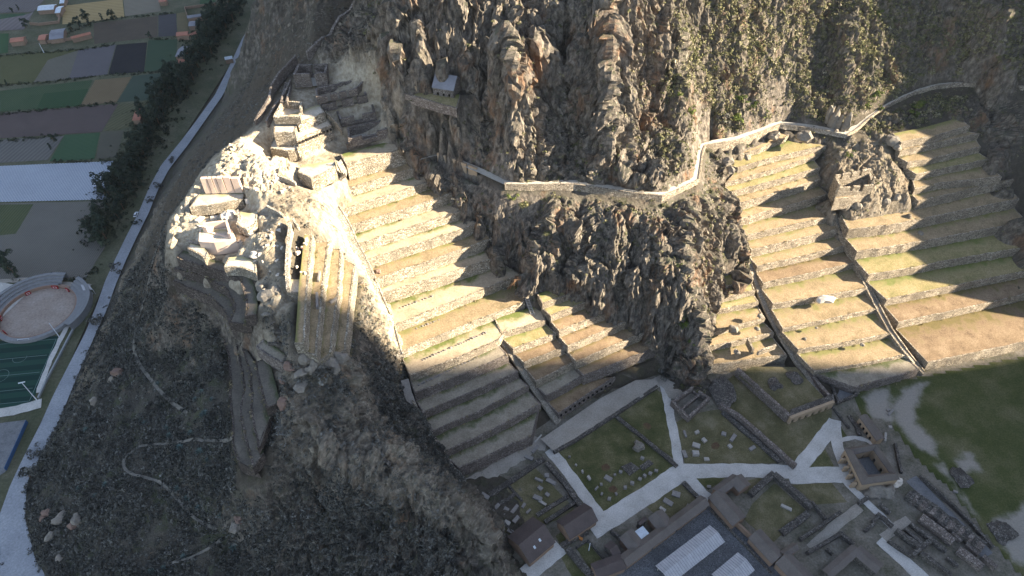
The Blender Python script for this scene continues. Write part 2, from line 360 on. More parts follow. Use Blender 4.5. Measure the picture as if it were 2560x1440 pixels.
# crag: ledge with thatched house, cliffs, cliff path
tcl('c', [(985,0,134),(984,60,130),(986,120,124),(988,180,112)], 5)
tc('c', (978,245,99),(990,300,93),(1010,340,88),(1030,380,82))
tcl('t', [(992,225,104.6),(1040,240,104.8),(1090,255,104.8),(1140,270,104.6)], 4)
tcl('t', [(1000,207,104.8),(1050,215,105),(1100,225,105),(1150,240,105)], 4)
tcl('k', [(990,262,97.5),(1040,283,96),(1090,296,95.5),(1140,300,96)], 5)
tc('k', (1040,130,121),(1100,150,118),(1160,150,116),(1100,80,129),(1100,0,137),(1040,60,131),(1040,0,136),(1180,240,102),(1200,300,92),(1200,200,108),(1200,100,122),(1200,0,136),(1080,340,88),(1140,370,85),(1050,330,90))
PATH_L = [(1040,402,79.5),(1092,388,79),(1140,408,78.2),(1197,432,77.3),(1262,462,75.6),(1320,464,74.8),(1385,462,74.2),(1440,462,73.8),(1520,474,72.6),(1590,484,71.2),(1655,491,70),(1700,473,69.2),(1748,450,68.6),(1754,410,68),(1757,382,67.5),(1764,364,66.8),(1849,350,65.8),(1915,326,64.6),(1950,311,63.8),(2040,322,62.6),(2118,338,61.4)]
PATH_R = [(2118,338,61.4),(2142,324,62),(2165,303,63),(2200,276,64.6),(2250,248,66.6),(2290,230,68),(2340,215,69.6),(2400,209,71),(2480,211,72.6),(2560,217,74),(2640,225,75.5)]
tcl('t', [(u, v, z - .9) for u, v, z in PATH_L], 3)
W = resample([P(*a) for a in PATH_L], 70)
for p, q in zip(W, hnormals(W)):
    TC.append((p.x - q.x * 3.2, p.y - q.y * 3.2, p.z - .4, .12, *ZN['q'][1])); TC.append((p.x + q.x * 1.6, p.y + q.y * 1.6, p.z - 4.5, .2, *ZN['q'][1]))
W = resample([P(1088,404,76.5), P(1198,463,69.0)], 8)
for p, q in zip(W, hnormals(W)):
    TC.append((p.x + q.x * 1.5, p.y + q.y * 1.5, p.z - 1.5, .1, *ZN['q'][1])); TC.append((p.x - q.x * 1.5, p.y - q.y * 1.5, p.z - .5, .0, *ZN['q'][1]))
tcl('t', [(u, v, z - .9) for u, v, z in PATH_R], 4)
tcl('c', [(1300,440,77),(1400,438,76.5),(1500,440,76),(1600,455,74.5),(1660,455,74)], 5)
tcl('c', [(1258,10,142),(1262,30,139),(1270,100,130),(1276,150,124),(1282,230,111.5),(1284,300,100.5),(1290,370,89.5),(1296,420,81)], 4)
tcl('c', [(1400,0,134),(1402,80,123),(1405,150,112.5),(1408,230,101),(1405,300,90.5),(1400,380,81),(1395,425,77)], 4)
tcl('c', [(1525,0,139),(1525,60,132),(1522,150,120),(1520,230,108),(1518,300,98),(1512,370,88),(1505,425,79)], 4)
tc('c', (1340,230,105),(1340,100,126),(1460,200,108),(1460,80,126),(1345,330,92),(1460,340,88),(1600,300,90.5),(1600,150,112),(1600,0,134),(1250,220,106),(1235,340,89),(1650,300,88),(1650,150,110))
tc('g', (1700,380,81),(1700,200,103),(1700,0,129),(1800,300,74),(1850,200,87),(1850,0,118),(1780,100,108),(2000,200,80),(2000,0,112),(2000,270,68),(1900,290,69),(1840,320,67.5),(2080,290,65),(2120,250,70.5),(2115,150,87),(2110,60,101),(2045,150,82.5),(2045,220,73.5),(2050,60,97),(2160,200,76),(2160,0,107),(2150,260,67),(2250,200,73))
tc('g', (2300,150,80),(2300,0,104),(2450,100,92),(2450,0,106),(2400,180,75),(2560,100,98),(2560,0,113),(2560,180,79),(2480,170,79))
tc('k', (2470,300,60.5),(2520,330,59),(2500,400,53.5),(2560,420,52),(2530,450,46),(2560,520,41),(2600,560,36),(2600,620,30),(2590,690,22))
tc('g', (2330,270,63.5),(2400,300,62.5),(2250,300,62.5),(2200,300,62),(2180,330,60.5))
for u in (1082, 1100, 1120, 1146):
    p = P(u, 187, 111.8)
    for d in (-2.5, 0, 2.6): TC.append((p.x, p.y + d, 103.8, 0, *ZN['t'][1]))
    TC.append((p.x, p.y + 6.0, 113.0, .6, *ZN['k'][1]))
# lower crag: foot along terrace ends, nose and belly of the cliff
tcl('c', [(1040,412,77),(1048,440,71),(1080,474,66.5),(1128,510,61.5),(1156,548,56.5),(1200,582,51),(1226,622,45.5),(1268,655,39.5),(1312,690,35)], 4)
tcl('c', [(1322,730,34.5),(1420,736,35.5),(1470,754,31.5),(1528,780,27),(1580,805,22),(1630,836,17.5),(1662,872,9),(1680,910,2.5),(1712,955,.4),(1768,962,.4)], 4)
tcl('c', [(1762,925,2),(1760,880,6),(1762,835,10.5),(1782,775,16),(1795,750,19),(1828,712,23),(1860,688,27.5),(1856,650,30),(1846,600,36),(1830,545,43.5),(1808,478,51),(1788,420,57),(1772,392,61)], 4)
FOOT1 = [(1040,412,77),(1048,440,71),(1080,474,66.5),(1128,510,61.5),(1156,548,56.5),(1200,582,51),(1226,622,45.5),(1268,655,39.5),(1312,690,35)]
FOOT2 = [(1322,730,34.5),(1420,736,35.5),(1470,754,31.5),(1528,780,27),(1580,805,22),(1630,836,17.5),(1662,872,9)]
for ft, h in ((FOOT1, 10), (FOOT2, 15)):
    W = [P(*a) for a in ft]; W = resample(W, int(plen(W) / 4)); nn = hnormals(W)
    for p, q in zip(W, nn): TC.append((p.x - q.x * 1.6, p.y - q.y * 1.6, p.z + h, ZN['k'][0], *ZN['k'][1]))
tc('c', (1700,600,60),(1720,700,46),(1740,800,29),(1690,850,17.5),(1640,770,32),(1600,650,56),(1600,560,65),(1450,600,57.5),(1440,700,42),(1350,600,58.5),(1550,750,33),(1300,560,64),(1500,680,48),(1660,700,47),(1650,600,60),(1780,640,39),(1800,560,49),(1760,520,59),(1720,540,64),(1700,900,10),(1745,880,13),(1200,500,70),(1240,600,55),(1150,470,72.5),(1120,440,75),(1400,540,68),(1500,540,68.5))
# knoll round the roofless house between the right-hand flights
tc('n', (2075,420,51),(2090,400,53),(2110,380,55.5),(2150,370,57),(2200,400,55),(2240,420,52.5),(2260,450,48),(2270,490,44),(2280,530,39.5),(2200,535,37),(2120,545,37),(2090,525,40),(2080,495,44))
tc('n', (2140,440,51),(2200,450,49.5),(2230,480,46),(2190,480,48),(2220,350,60),(2180,360,59),(2130,350,60))
# plaza and right-hand lawn
for x in range(10, 330, 20):
    for y in range(60, 190, 14):
        p = (x, y); q = PX((x, y, 0))
        if q[1] > 985 and not (q[0] < 1340 and q[1] < 1500 and q[0] < 1330 - (1440 - min(q[1], 1440)) * .0 and q[0] < 1310): tcx('f', (x, y, -.6))
tc('f', (1360,1110,-.6),(1500,1010,-.6),(1580,960,-.6),(1650,935,-.4),(1720,985,-.6),(1800,960,-.6),(2100,1000,-.6),(2250,960,-.6),(2400,930,-.6),(2560,900,-.6),(2640,890,-.6),(1230,1290,-.6),(1290,1370,-.6),(1330,1440,-.6))
# beyond the frame: the range carries on
tcx('g', (-140,420,96),(-100,420,128),(-60,420,150),(-150,520,90),(-110,520,130),(-40,520,170),(-150,640,90),(-40,640,180),(0,380,235),(0,460,240),(100,360,195),(100,460,215),(200,380,160),(200,460,205),(320,460,205),(60,640,220),(300,640,220),(450,640,220),(450,460,215),(-90,330,128),(20,284,172),(60,290,170),(-25,284,164),(-55,292,150),(90,305,160),(20,330,208),(60,335,204),(-30,330,186),(-60,335,160),(140,340,134),(190,370,140),(-170,780,80),(0,780,170),(450,780,200))
tcx('f', (-260,60,-.6),(-260,300,-.6),(-330,500,-.6),(-205,640,-.6),(-210,780,-.6),(-420,780,-.6),(-420,60,-.6))
tcx('s', (-199,640,.2),(-203,780,.2))
# the mountain east of the flights: its crest is where the shadow edge comes from
S0 = 335.0
def crest(u, v, z, s0=S0):
    p = P(u, v, z); s = p.dot(SH); return p + SV * ((s0 - s) / math.cos(R(SUN_EL)))
for a in ((2560,782,8),(2498,752,12),(2432,707,18),(2400,650,30),(2356,596,33),(2360,540,39),(2345,480,47),(2330,415,54),(2300,366,58),(2268,340,63),(2292,215,72),(2285,150,82),(2235,60,96),(2180,0,107)):
    p = crest(*a); TC.append((p.x, p.y, p.z + (4.5 if a[1] > 530 else 0.5 if a[1] > 230 else 9), .0, *ZN['k'][1]))
_q0 = crest(2560,782,8).dot(SN)
for q in (_q0 - 12, _q0 - 35, _q0 - 70, _q0 - 110, _q0 - 150):
    for d in (285, S0, 430):
        p = SH * d + SN * q; tcx('f', (p.x, p.y, -.6))
for q, z in ((_q0 + 2, 45), (_q0 + 40, 85), (_q0 + 90, 115), (_q0 + 170, 130)):
    p = SH * 430 + SN * q; tcx('k', (p.x, p.y, z))
# ------------------------------------------------------------------ terrain mesh
GX = np.concatenate([np.arange(-420, -262, 12.), np.arange(-262, -100, .95), np.arange(-100, -40, .62), np.arange(-40, 240, .5), np.arange(240, 300, 2.), np.arange(300, 470, 8.)])
GY = np.concatenate([np.arange(60, 100, 1.1), np.arange(100, 184, .62), np.arange(184, 305, .32), np.arange(305, 345, .62), np.arange(345, 440, 1.8), np.arange(440, 790, 5.)])
def build_height():
    T = np.array(TC); key = np.round(T[:, :2] * 4).astype(int); _, idx = np.unique(key, axis=0, return_index=True); T = T[idx]
    r = delaunay_2d_cdt([Vector((a, b)) for a, b in T[:, :2]], [], [], 0, 1e-4)
    vc, faces, orig = r[0], r[2], r[3]
    A = np.array([T[o[0]] if o else T[0] for o in orig]); A[:, :2] = np.array([(v.x, v.y) for v in vc])
    H = np.full((len(GY), len(GX), A.shape[1] - 2), np.nan)
    for f in faces:
        a, b, c = A[f[0]], A[f[1]], A[f[2]]
        i0, i1 = np.searchsorted(GX, min(a[0], b[0], c[0]) - 1e-6), np.searchsorted(GX, max(a[0], b[0], c[0]) + 1e-6)
        j0, j1 = np.searchsorted(GY, min(a[1], b[1], c[1]) - 1e-6), np.searchsorted(GY, max(a[1], b[1], c[1]) + 1e-6)
        if i0 >= i1 or j0 >= j1: continue
        X, Y = np.meshgrid(GX[i0:i1], GY[j0:j1]); det = (b[1] - c[1]) * (a[0] - c[0]) + (c[0] - b[0]) * (a[1] - c[1])
        if abs(det) < 1e-9: continue
        w0 = ((b[1] - c[1]) * (X - c[0]) + (c[0] - b[0]) * (Y - c[1])) / det
        w1 = ((c[1] - a[1]) * (X - c[0]) + (a[0] - c[0]) * (Y - c[1])) / det; w2 = 1 - w0 - w1
        m = (w0 >= -1e-6) & (w1 >= -1e-6) & (w2 >= -1e-6)
        val = w0[..., None] * a[2:] + w1[..., None] * b[2:] + w2[..., None] * c[2:]
        sub = H[j0:j1, i0:i1]; sub[m] = val[m]
    nanm = np.isnan(H[..., 0]); H[nanm] = 0; H[nanm, 0] = -.6
    k = np.array([1, 4, 6, 4, 1]) / 16.
    for _ in range(2):
        for ax in (0, 1, 0):
            Q = np.pad(H, [(2, 2) if a == ax else (0, 0) for a in range(3)], mode='edge')
            H = sum(k[i] * np.take(Q, range(i, i + H.shape[ax]), axis=ax) for i in range(5))
    return H
HM = build_height()
XX, YY = np.meshgrid(GX, GY); Z0 = HM[..., 0]; AMP = HM[..., 1]
gy, gx = np.gradient(Z0, GY, GX); NL = np.sqrt(gx * gx + gy * gy + 1)
NX, NY, NZ = -gx / NL, -gy / NL, 1 / NL
# rock texture: buttresses and gullies, jointed blocks, rubble
def cells(x, y, z):
    xi, yi, zi = np.floor(x).astype(np.int64), np.floor(y).astype(np.int64), np.floor(z).astype(np.int64)
    best = np.full(x.shape, 9.); val = np.zeros(x.shape); tilt = np.zeros(x.shape)
    for dx in (-1, 0, 1):
        for dy in (-1, 0, 1):
            for dz in (-1, 0, 1):
                h = _perm[_perm[_perm[(xi + dx) & 255] + ((yi + dy) & 255)] + ((zi + dz) & 255)]
                g = _grad[h] * .5; ex, ey, ez = xi + dx + .5 + g[..., 0] - x, yi + dy + .5 + g[..., 1] - y, zi + dz + .5 + g[..., 2] - z
                d = ex * ex + ey * ey + ez * ez; q = _grad[(h * 7 + 31) & 255]
                m = d < best; best[m] = d[m]; val[m] = h[m] / 255.; tilt[m] = (ex * q[..., 0] + ey * q[..., 1] + ez * q[..., 2])[m]
    return val, tilt
w1 = fbm(XX / 30, YY / 30, Z0 / 50, 3) * 7; w2 = fbm(XX / 7 + 9, YY / 7, Z0 / 7, 2) * 1.6
big = fbm((XX + w1) / 21, (YY + w1) / 30, Z0 / 60 + 7, 3, True)
mid = fbm((XX + w2) / 7.5, YY / 9, (Z0 + w1) / 19 + 3, 4, True)
c1, e1 = cells((XX + w2) / 5.0, (YY + w2) / 6, (Z0 + w1) / 15); c2, e2 = cells((XX + w2) / 2.1, YY / 2.5, (Z0 + w2) / 6); c3, e3 = cells(XX / 1.0, YY / 1.2, Z0 / 2.2)
sml = fbm(XX / 1.5, YY / 1.5, Z0 / 2.5, 3)
K = np.clip((AMP - .2) * 1.6, 0, 1)
cr1 = np.clip(1 - np.abs(noise3((XX + w2) / 6.5, YY / 9, Z0 / 45 + 2)) * 7, 0, 1); cr2 = np.clip(1 - np.abs(noise3((XX + w2) / 2.6 + 5, YY / 3.5, Z0 / 16)) * 6, 0, 1)
D = AMP * (3.4 * (big - .3) + 1.0 * (mid - .3) + .3 * sml) + K * (3.0 * (c1 - .5) + 2.6 * e1 + 1.1 * (c2 - .5) + 1.0 * e2 + .35 * (c3 - .5) + .4 * e3 - 1.7 * cr1 - .9 * cr2 + .3)
D = D * np.clip((Z0 + 2) / 6, 0, 1) - K * .3
TX, TY, TZ = XX + NX * D, YY + NY * D, Z0 + NZ * D
def surf(x, y):
    """terrain point near x, y"""
    i = min(max(int(np.searchsorted(GX, x)), 1), len(GX) - 1); j = min(max(int(np.searchsorted(GY, y)), 1), len(GY) - 1)
    return Vector((TX[j, i], TY[j, i], TZ[j, i])), Vector((NX[j, i], NY[j, i], NZ[j, i]))
def ray(u, v, lift=0.0):
    """first terrain point met by the sight line through u, v"""
    a = P(u, v, 160); b = P(u, v, -1); n = 260
    for k in range(n + 1):
        p = a.lerp(b, k / n); s, _ = surf(p.x, p.y)
        if p.z <= s.z: return Vector((p.x, p.y, p.z + lift))
    return Vector((b.x, b.y, lift))
# ------------------------------------------------------------------ terrain materials and mesh
def terrain_mat():
    m, nt, b = nmat('hillside'); pos = coords(nt); geo = N(nt, 'NewGeometry')
    at = N(nt, 'Attribute', attribute_name='zone'); sp = N(nt, 'SeparateColor'); nt.links.new(at.outputs['Color'], sp.inputs[0])
    rock, pale, brown = sp.outputs[0], sp.outputs[1], sp.outputs[2]; scrub = at.outputs['Alpha']
    sn = N(nt, 'SeparateXYZ'); nt.links.new(geo.outputs['True Normal'], sn.inputs[0]); nz = sn.outputs[2]
    mp = N(nt, 'Mapping'); mp.inputs['Scale'].default_value = (1, 1, .55); nt.links.new(pos, mp.inputs[0]); st = mp.outputs[0]
    n1 = texnoise(nt, st, .09, 6, .65); n2 = texnoise(nt, st, .55, 6, .7); n3 = texnoise(nt, pos, 2.6, 4, .75)
    rk = ramp(nt, n2, [(.30, (.04, .034, .03)), (.45, (.12, .103, .085)), (.6, (.255, .22, .178)), (.78, (.47, .41, .33))])
    rk = mix(nt, sstep(nt, n1, .52, .68), rk, ramp(nt, n2, [(.3, (.11, .065, .042)), (.7, (.29, .18, .11))]))       # iron stains
    lich = sstep(nt, texnoise(nt, pos, .9, 5, .75), .55, .72); rk = mix(nt, math_(nt, 'MULTIPLY', lich, .5), rk, (.30, .29, .24))
    soil = ramp(nt, n3, [(.3, (.05, .046, .038)), (.55, (.10, .09, .072)), (.75, (.16, .145, .115))])
    gr = ramp(nt, n3, [(.3, (.04, .045, .028)), (.7, (.105, .11, .065))])
    soil = mix(nt, sstep(nt, texnoise(nt, pos, .16, 5, .7), .48, .62), soil, gr)
    dry = ramp(nt, texnoise(nt, pos, .7, 6, .75), [(.3, (.045, .036, .026)), (.55, (.085, .067, .047)), (.75, (.135, .11, .075))])
    pl = ramp(nt, n2, [(.3, (.27, .21, .145)), (.5, (.49, .415, .30)), (.7, (.67, .59, .46))])  # pale rock; on the temple hill its whiteness stands in for sun glare
    c = mix(nt, brown, soil, dry)
    flat = sstep(nt, math_(nt, 'ADD', nz, math_(nt, 'MULTIPLY', math_(nt, 'SUBTRACT', n2, .5), .9)), .50, .82)
    rm = math_(nt, 'MULTIPLY', rock, math_(nt, 'SUBTRACT', 1.15, math_(nt, 'MULTIPLY', flat, .95)), clamp=True)
    rm = math_(nt, 'MAXIMUM', rm, math_(nt, 'MULTIPLY', math_(nt, 'SUBTRACT', 1, sstep(nt, nz, .35, .6)), .8))
    c = mix(nt, rm, c, rk); c = mix(nt, math_(nt, 'MULTIPLY', pale, sstep(nt, n1, .2, .45)), c, pl)
    setc(nt, b, c)
    h = math_(nt, 'ADD', math_(nt, 'MULTIPLY', n2, 1.6), math_(nt, 'MULTIPLY', n3, .45)); bump(nt, b, h, .9)
    return m
M_TERR = terrain_mat()
def make_terrain():
    nj, ni = TX.shape; V = np.stack([TX, TY, TZ], -1).reshape(-1, 3)
    idx = np.arange(nj * ni).reshape(nj, ni)
    F = np.stack([idx[:-1, :-1], idx[:-1, 1:], idx[1:, 1:], idx[1:, :-1]], -1).reshape(-1, 4)
    o = npmesh('hillside', V, F, M_TERR, cols={'zone': HM[..., 2:6].reshape(-1, 4)}); o.data.polygons.foreach_set('use_smooth', (AMP[:-1, :-1] < .33).ravel()); tag(o, kind='structure')
make_terrain()
# far mountain wall across the valley whose flank keeps the plaza in shade
def far_range():
    pts = []; D0 = 950.0
    for a in ((2800,850,0),(2560,886,.5),(2440,908,1),(2320,922,4),(2150,915,5.5),(2000,905,7),(1860,905,6),(1740,890,7),(1560,880,15),(1400,885,19),(1300,895,24.5),(1180,905,27),(1080,908,28.5),(1015,908,30),(960,866,38),(900,800,53),(830,742,70),(770,718,78),(700,688,81),(640,690,80)):
        pts.append(crest(*a, s0=D0))
    pts.sort(key=lambda p: p.dot(SN)); keep = []
    for p in pts:                                   # steady descent towards the north
        keep.append(p if not keep or p.z < keep[-1].z else Vector((p.x, p.y, keep[-1].z - .5)))
    out = keep[::-1]; out = [out[0] + SN * 130 + Vector((0, 0, -80)), out[0] + SN * 60 + Vector((0, 0, -40))] + out
    last = out[-1]; out += [last - SN * 60 + Vector((0, 0, 60)), last - SN * 300 + Vector((0, 0, 180)), last - SN * 700 + Vector((0, 0, 120))]
    rows = []
    for off, kz in ((-1.15, 0), (-.75, .42), (-.35, .75), (0, 1), (.5, .7), (1.0, .35), (1.5, 0)):
        row = []
        for p in out:
            h = max(p.z, 4); q = p + SH * off * h * .9; n = 0 if off == 0 else noise3(q.x / 60, q.y / 60, off * 3) * h * .06
            row.append(Vector((q.x, q.y, p.z * kz + float(n) - (3 if kz == 0 else 0))))
        rows.append(row)
    mb = MB(); mb.grid(rows); o = mb.build('mountain', plain_mat('mountain', (.16, .13, .09), .4, .02), smooth=True); tag(o, kind='structure')
far_range()
def valley_floor():
    mb = MB(); xs = [-5000, -1200, -430, -200, 0, 200, 480, 1200, 5000]; ys = [-3000, -300, 50, 300, 800, 1600, 6000]
    mb.grid([[Vector((x, y, -.9)) for x in xs] for y in ys])
    tag(mb.build('valley_ground', ground_mat('valley_ground', [(.06, .06, .035), (.10, .095, .055), (.14, .12, .075)], .03, .6)), kind='structure')
valley_floor()
# ------------------------------------------------------------------ terraces
M_WALL_PALE = stone_mat('wall_pale', (.30, .25, .18), (.55, .475, .365), (.70, .63, .51))  # paler copy of the wall stone, sun glare put into its colour
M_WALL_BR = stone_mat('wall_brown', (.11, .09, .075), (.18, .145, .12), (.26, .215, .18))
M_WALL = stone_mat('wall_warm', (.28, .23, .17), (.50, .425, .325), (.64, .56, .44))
M_WALL_DK = stone_mat('wall_dark', (.21, .175, .15), (.32, .27, .23), (.43, .37, .32))  # darker copy of the wall stone, shade put into its colour
M_TREAD_SAND = ground_mat('tread_sand', [(.30, .23, .155), (.42, .335, .23), (.50, .41, .29)], .12, 1.4, grad='gr', gcol=(.13, .15, .045))  # pale dirt, lightened further in place of sun glare
M_TREAD_DRY = ground_mat('tread_dry', [(.19, .15, .085), (.30, .225, .135), (.39, .295, .185)], .2, 1.6, grad='gr', gcol=(.19, .18, .07))
M_TREAD_LUSH = ground_mat('tread_lush', [(.19, .175, .075), (.285, .235, .115), (.37, .295, .175)], .2, 1.6, grad='gr', gcol=(.155, .17, .055))
M_TREAD_SOIL = ground_mat('tread_soil', [(.15, .105, .065), (.24, .17, .105), (.32, .24, .155)], .2, 1.6, grad='gr', gcol=(.15, .12, .05))
M_TREAD_DULL = ground_mat('tread_dull', [(.21, .18, .135), (.29, .25, .19), (.37, .325, .255)], .18, 1.6, grad='gr', gcol=(.10, .11, .05))  # duller tread copy with shade put into its colour
M_TREAD_GREY = ground_mat('tread_grey', [(.10, .088, .072), (.145, .125, .10), (.19, .165, .13)], .18, 1.6, grad='gr', gcol=(.07, .075, .04))
def terrace(label, z, edge, zb, back, group, wall=None, tread=None, sl=.8, lext=0., rext=0., sides='lr', batter=.09, step=1.6, cat='terrace', name='stone_terrace', zback=None, ledge=None):
    """edge: world points of the wall's top edge (left to right as seen from below), back: points behind the tread"""
    E = [Vector(p) for p in edge]; B = [Vector(p) for p in back]
    if rext:
        d = (E[-1] - E[-2]).normalized(); E.append(E[-1] + d * rext); d = (B[-1] - B[-2]).normalized(); B.append(B[-1] + d * rext)
    if lext:
        d = (E[0] - E[1]).normalized(); E.insert(0, E[0] + d * lext); d = (B[0] - B[1]).normalized(); B.insert(0, B[0] + d * lext)
    n = max(4, int(plen(E) / step)); E = resample(E, n); B = resample(B, n); nr = hnormals(E)
    root = empty(name, E[n // 2].lerp(B[n // 2], .3) * 1.0, label, cat, group); zt = z
    w = MB(); top, base, cop = [], [], []
    ph = random.random() * 50
    for k, (p, q) in enumerate(zip(E, nr)):
        j = float(noise3(k * .37 + ph, ph, 0)) * .35; dz = float(noise3(k * .6, ph, 9)) * .16
        t = Vector((p.x + q.x * j, p.y + q.y * j, zt + .12 + dz)); h = zt - zb
        top.append(t); base.append(Vector((t.x + q.x * batter * h, t.y + q.y * batter * h, zb - .5))); cop.append(Vector((t.x - q.x * .7, t.y - q.y * .7, zt + .10 + dz)))
    mid = [a.lerp(b_, .5) + q * (float(noise3(i * .5, ph, 4)) * .15) for i, (a, b_, q) in enumerate(zip(top, base, nr))]
    w.grid([base, mid, top, cop]); w.strip(cop, [c - Vector((0, 0, .3)) for c in cop])
    zk = zback if zback is not None else zt + sl
    for s, kk in (('l', 0), ('r', -1)):
        if s in sides:
            a, bk = top[kk], Vector((B[kk].x, B[kk].y, zk + .1)); m_ = 6
            tp = [a.lerp(bk, i / m_) for i in range(m_ + 1)]; lo = [base[kk].lerp(Vector((bk.x, bk.y, zb - .5)), i / m_) for i in range(m_ + 1)]
            w.strip(tp, lo) if s == 'r' else w.strip(lo, tp)
            inn = (E[1] - E[0]).normalized() * .5 if s == 'l' else (E[-2] - E[-1]).normalized() * .5
            w.strip([p + inn for p in tp], tp) if s == 'r' else w.strip(tp, [p + inn for p in tp])
    w.build('retaining_wall', wall or M_WALL, root)
    t = MB(); rows, ats = [], []; R_ = 5
    for r in range(R_ + 1):
        f = r / R_; row = []
        for k in range(n):
            p = E[k].lerp(B[k], f); off = nr[k] * .6 * (1 - f)
            zz = zt + (zk - zt) * f + (float(noise3(p.x / 3, p.y / 3, 0)) * .12 if 0 < r < R_ else 0)
            row.append(Vector((p.x - off.x, p.y - off.y, zz)))
        rows.append(row); ats.append(f)
    t.grid(rows, ats); t.build('tread', tread or M_TREAD_DRY, root, smooth=True, attr='gr')
    return root
EDGES = []
def flight(rows, zfoot, names, group, wall, treads, sl=.8, lext=0., rext=0., topdepth=9.0, topz=None):
    prev = zfoot
    for i, (z, e) in enumerate(rows):
        E = [P(u, v, z) for u, v in e]; EDGES.append((E, z, prev))
        if i + 1 < len(rows):
            z2 = rows[i + 1][0]; n = 24; q = resample([P(u, v, z2) for u, v in rows[i + 1][1]], n); nn = hnormals(q)
            Bk = [p - m * .9 for p, m in zip(q, nn)]
        else:
            nn = hnormals(E); Bk = [p - m * topdepth for p, m in zip(E, nn)]
        w = wall[min(i, len(wall) - 1)] if isinstance(wall, list) else wall
        terrace(names[i], z, E, prev, Bk, group, w, treads[min(i, len(treads) - 1)], sl, lext if not isinstance(lext, list) else lext[i], rext[i] if isinstance(rext, list) else rext)
        prev = z + sl
ORD = ['lowest', 'second', 'third', 'fourth', 'fifth', 'sixth', 'seventh', 'eighth', 'ninth', 'tenth', 'eleventh', 'twelfth', 'thirteenth', 'fourteenth', 'fifteenth', 'sixteenth']
def lab(n, fmt): return [fmt % (ORD[k] + (' terrace' if k == 0 else ' terrace up')) for k in range(n)]
la = lab(16, '%s of the tall flight between the zigzag stairway and the crag')
la[15] = 'topmost broad terrace of the tall flight, tallest wall, pale dirt strip below'
S_, D_, L_, O_, U_ = M_TREAD_SAND, M_TREAD_DRY, M_TREAD_LUSH, M_TREAD_SOIL, M_TREAD_DULL
flight(FLIGHT_A, .6, la, 'terraces of the tall flight', [M_WALL_DK] * 5 + [M_WALL] + [M_WALL_PALE] * 10, [U_, U_, U_, U_, U_, S_, D_, S_, S_, D_, S_, S_, D_, S_, D_, S_], .7, 0, [0] * 7 + [1] + [3.5] * 8, 7)  # darker wall and tread copies below the shadow edge, paler ones above
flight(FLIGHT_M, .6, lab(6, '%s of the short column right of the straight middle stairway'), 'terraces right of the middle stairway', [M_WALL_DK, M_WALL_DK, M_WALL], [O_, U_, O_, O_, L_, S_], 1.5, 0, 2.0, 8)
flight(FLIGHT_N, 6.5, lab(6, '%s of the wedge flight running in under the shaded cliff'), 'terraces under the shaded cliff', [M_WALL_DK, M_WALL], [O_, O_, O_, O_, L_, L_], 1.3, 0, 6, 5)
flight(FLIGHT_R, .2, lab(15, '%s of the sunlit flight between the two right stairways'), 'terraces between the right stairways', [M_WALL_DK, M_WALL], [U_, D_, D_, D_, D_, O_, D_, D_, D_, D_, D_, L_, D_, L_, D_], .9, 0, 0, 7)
flight(FLIGHT_L, .6, lab(6, '%s of the small column below the nose of the crag'), 'terraces below the crag nose', [M_WALL], [D_, D_, D_, L_, L_], 1.0, 2.5, 0, 6)
flight(FLIGHT_F, .2, lab(6, '%s of the wide flight right of the narrow wall stairway'), 'terraces of the wide right flight', [M_WALL], [O_, O_, L_, L_, D_, D_], 1.6, 0, 2, 9)
flight(FLIGHT_G, 36.5, lab(6, '%s of the upper right flight half in mountain shadow'), 'terraces of the upper right flight', [M_WALL], [D_, D_, L_, D_, D_, D_], .8, 0, 3, 7)
flight(WEST, 60.0, lab(3, '%s of the curved terraces wrapping the western temple rock'), 'curved western terraces', [M_WALL_BR], [M_TREAD_GREY], .5, 0, 0, 4)
flight(SOUTH, 41.5, lab(4, '%s of the narrow stepped terraces below the rusty boulders'), 'narrow stepped south terraces', [M_WALL_BR], [M_TREAD_GREY], .5, 0, 0, 5)
flight(STRIP, 60.5, lab(4, '%s of the ribbon terraces running downhill beside the long stairway'), 'ribbon terraces east of the temple', [M_WALL_PALE], [D_], .4, 0, 0, 3.0)
# ------------------------------------------------------------------ builders for walls, rooms, houses, stairs
M_RUBBLE = stone_mat('rubble', (.13, .115, .10), (.21, .19, .165), (.33, .30, .26), 1.6, 1.0, .3)
M_RUBBLE_P = stone_mat('rubble_pale', (.46, .40, .31), (.62, .55, .45), (.72, .66, .56), 1.5, 1.0, .3)
M_ADOBE = plain_mat('adobe', (.25, .175, .125), .3, .8)
M_ADOBE_Y = plain_mat('adobe_ochre', (.36, .27, .18), .25, .8)
M_MONO = plain_mat('rose_granite', (.60, .46, .36), .18, .5)
M_BLOCK = plain_mat('cut_block', (.24, .22, .20), .4, 1.3, bd=.08)
M_BLOCK_P = plain_mat('pale_block', (.60, .53, .44), .3, 1.0, bd=.08)
M_BOULD = plain_mat('boulder', (.22, .195, .16), .55, .9, bd=.3)
M_BOULD_R = plain_mat('boulder_rust', (.20, .135, .105), .5, .7, bd=.25)
M_WOOD = plain_mat('timber', (.16, .10, .06), .3, 2)
M_POST = plain_mat('pale_post', (.45, .42, .37), .2, 2)
M_STEP = stone_mat('step_stone', (.40, .35, .28), (.52, .46, .37), (.60, .54, .45), 1.4, 1, .12)
M_SHADE = plain_mat('painted_shade', (.02, .018, .015), .2)  # near-black colour painted where interiors and recesses lie in shade
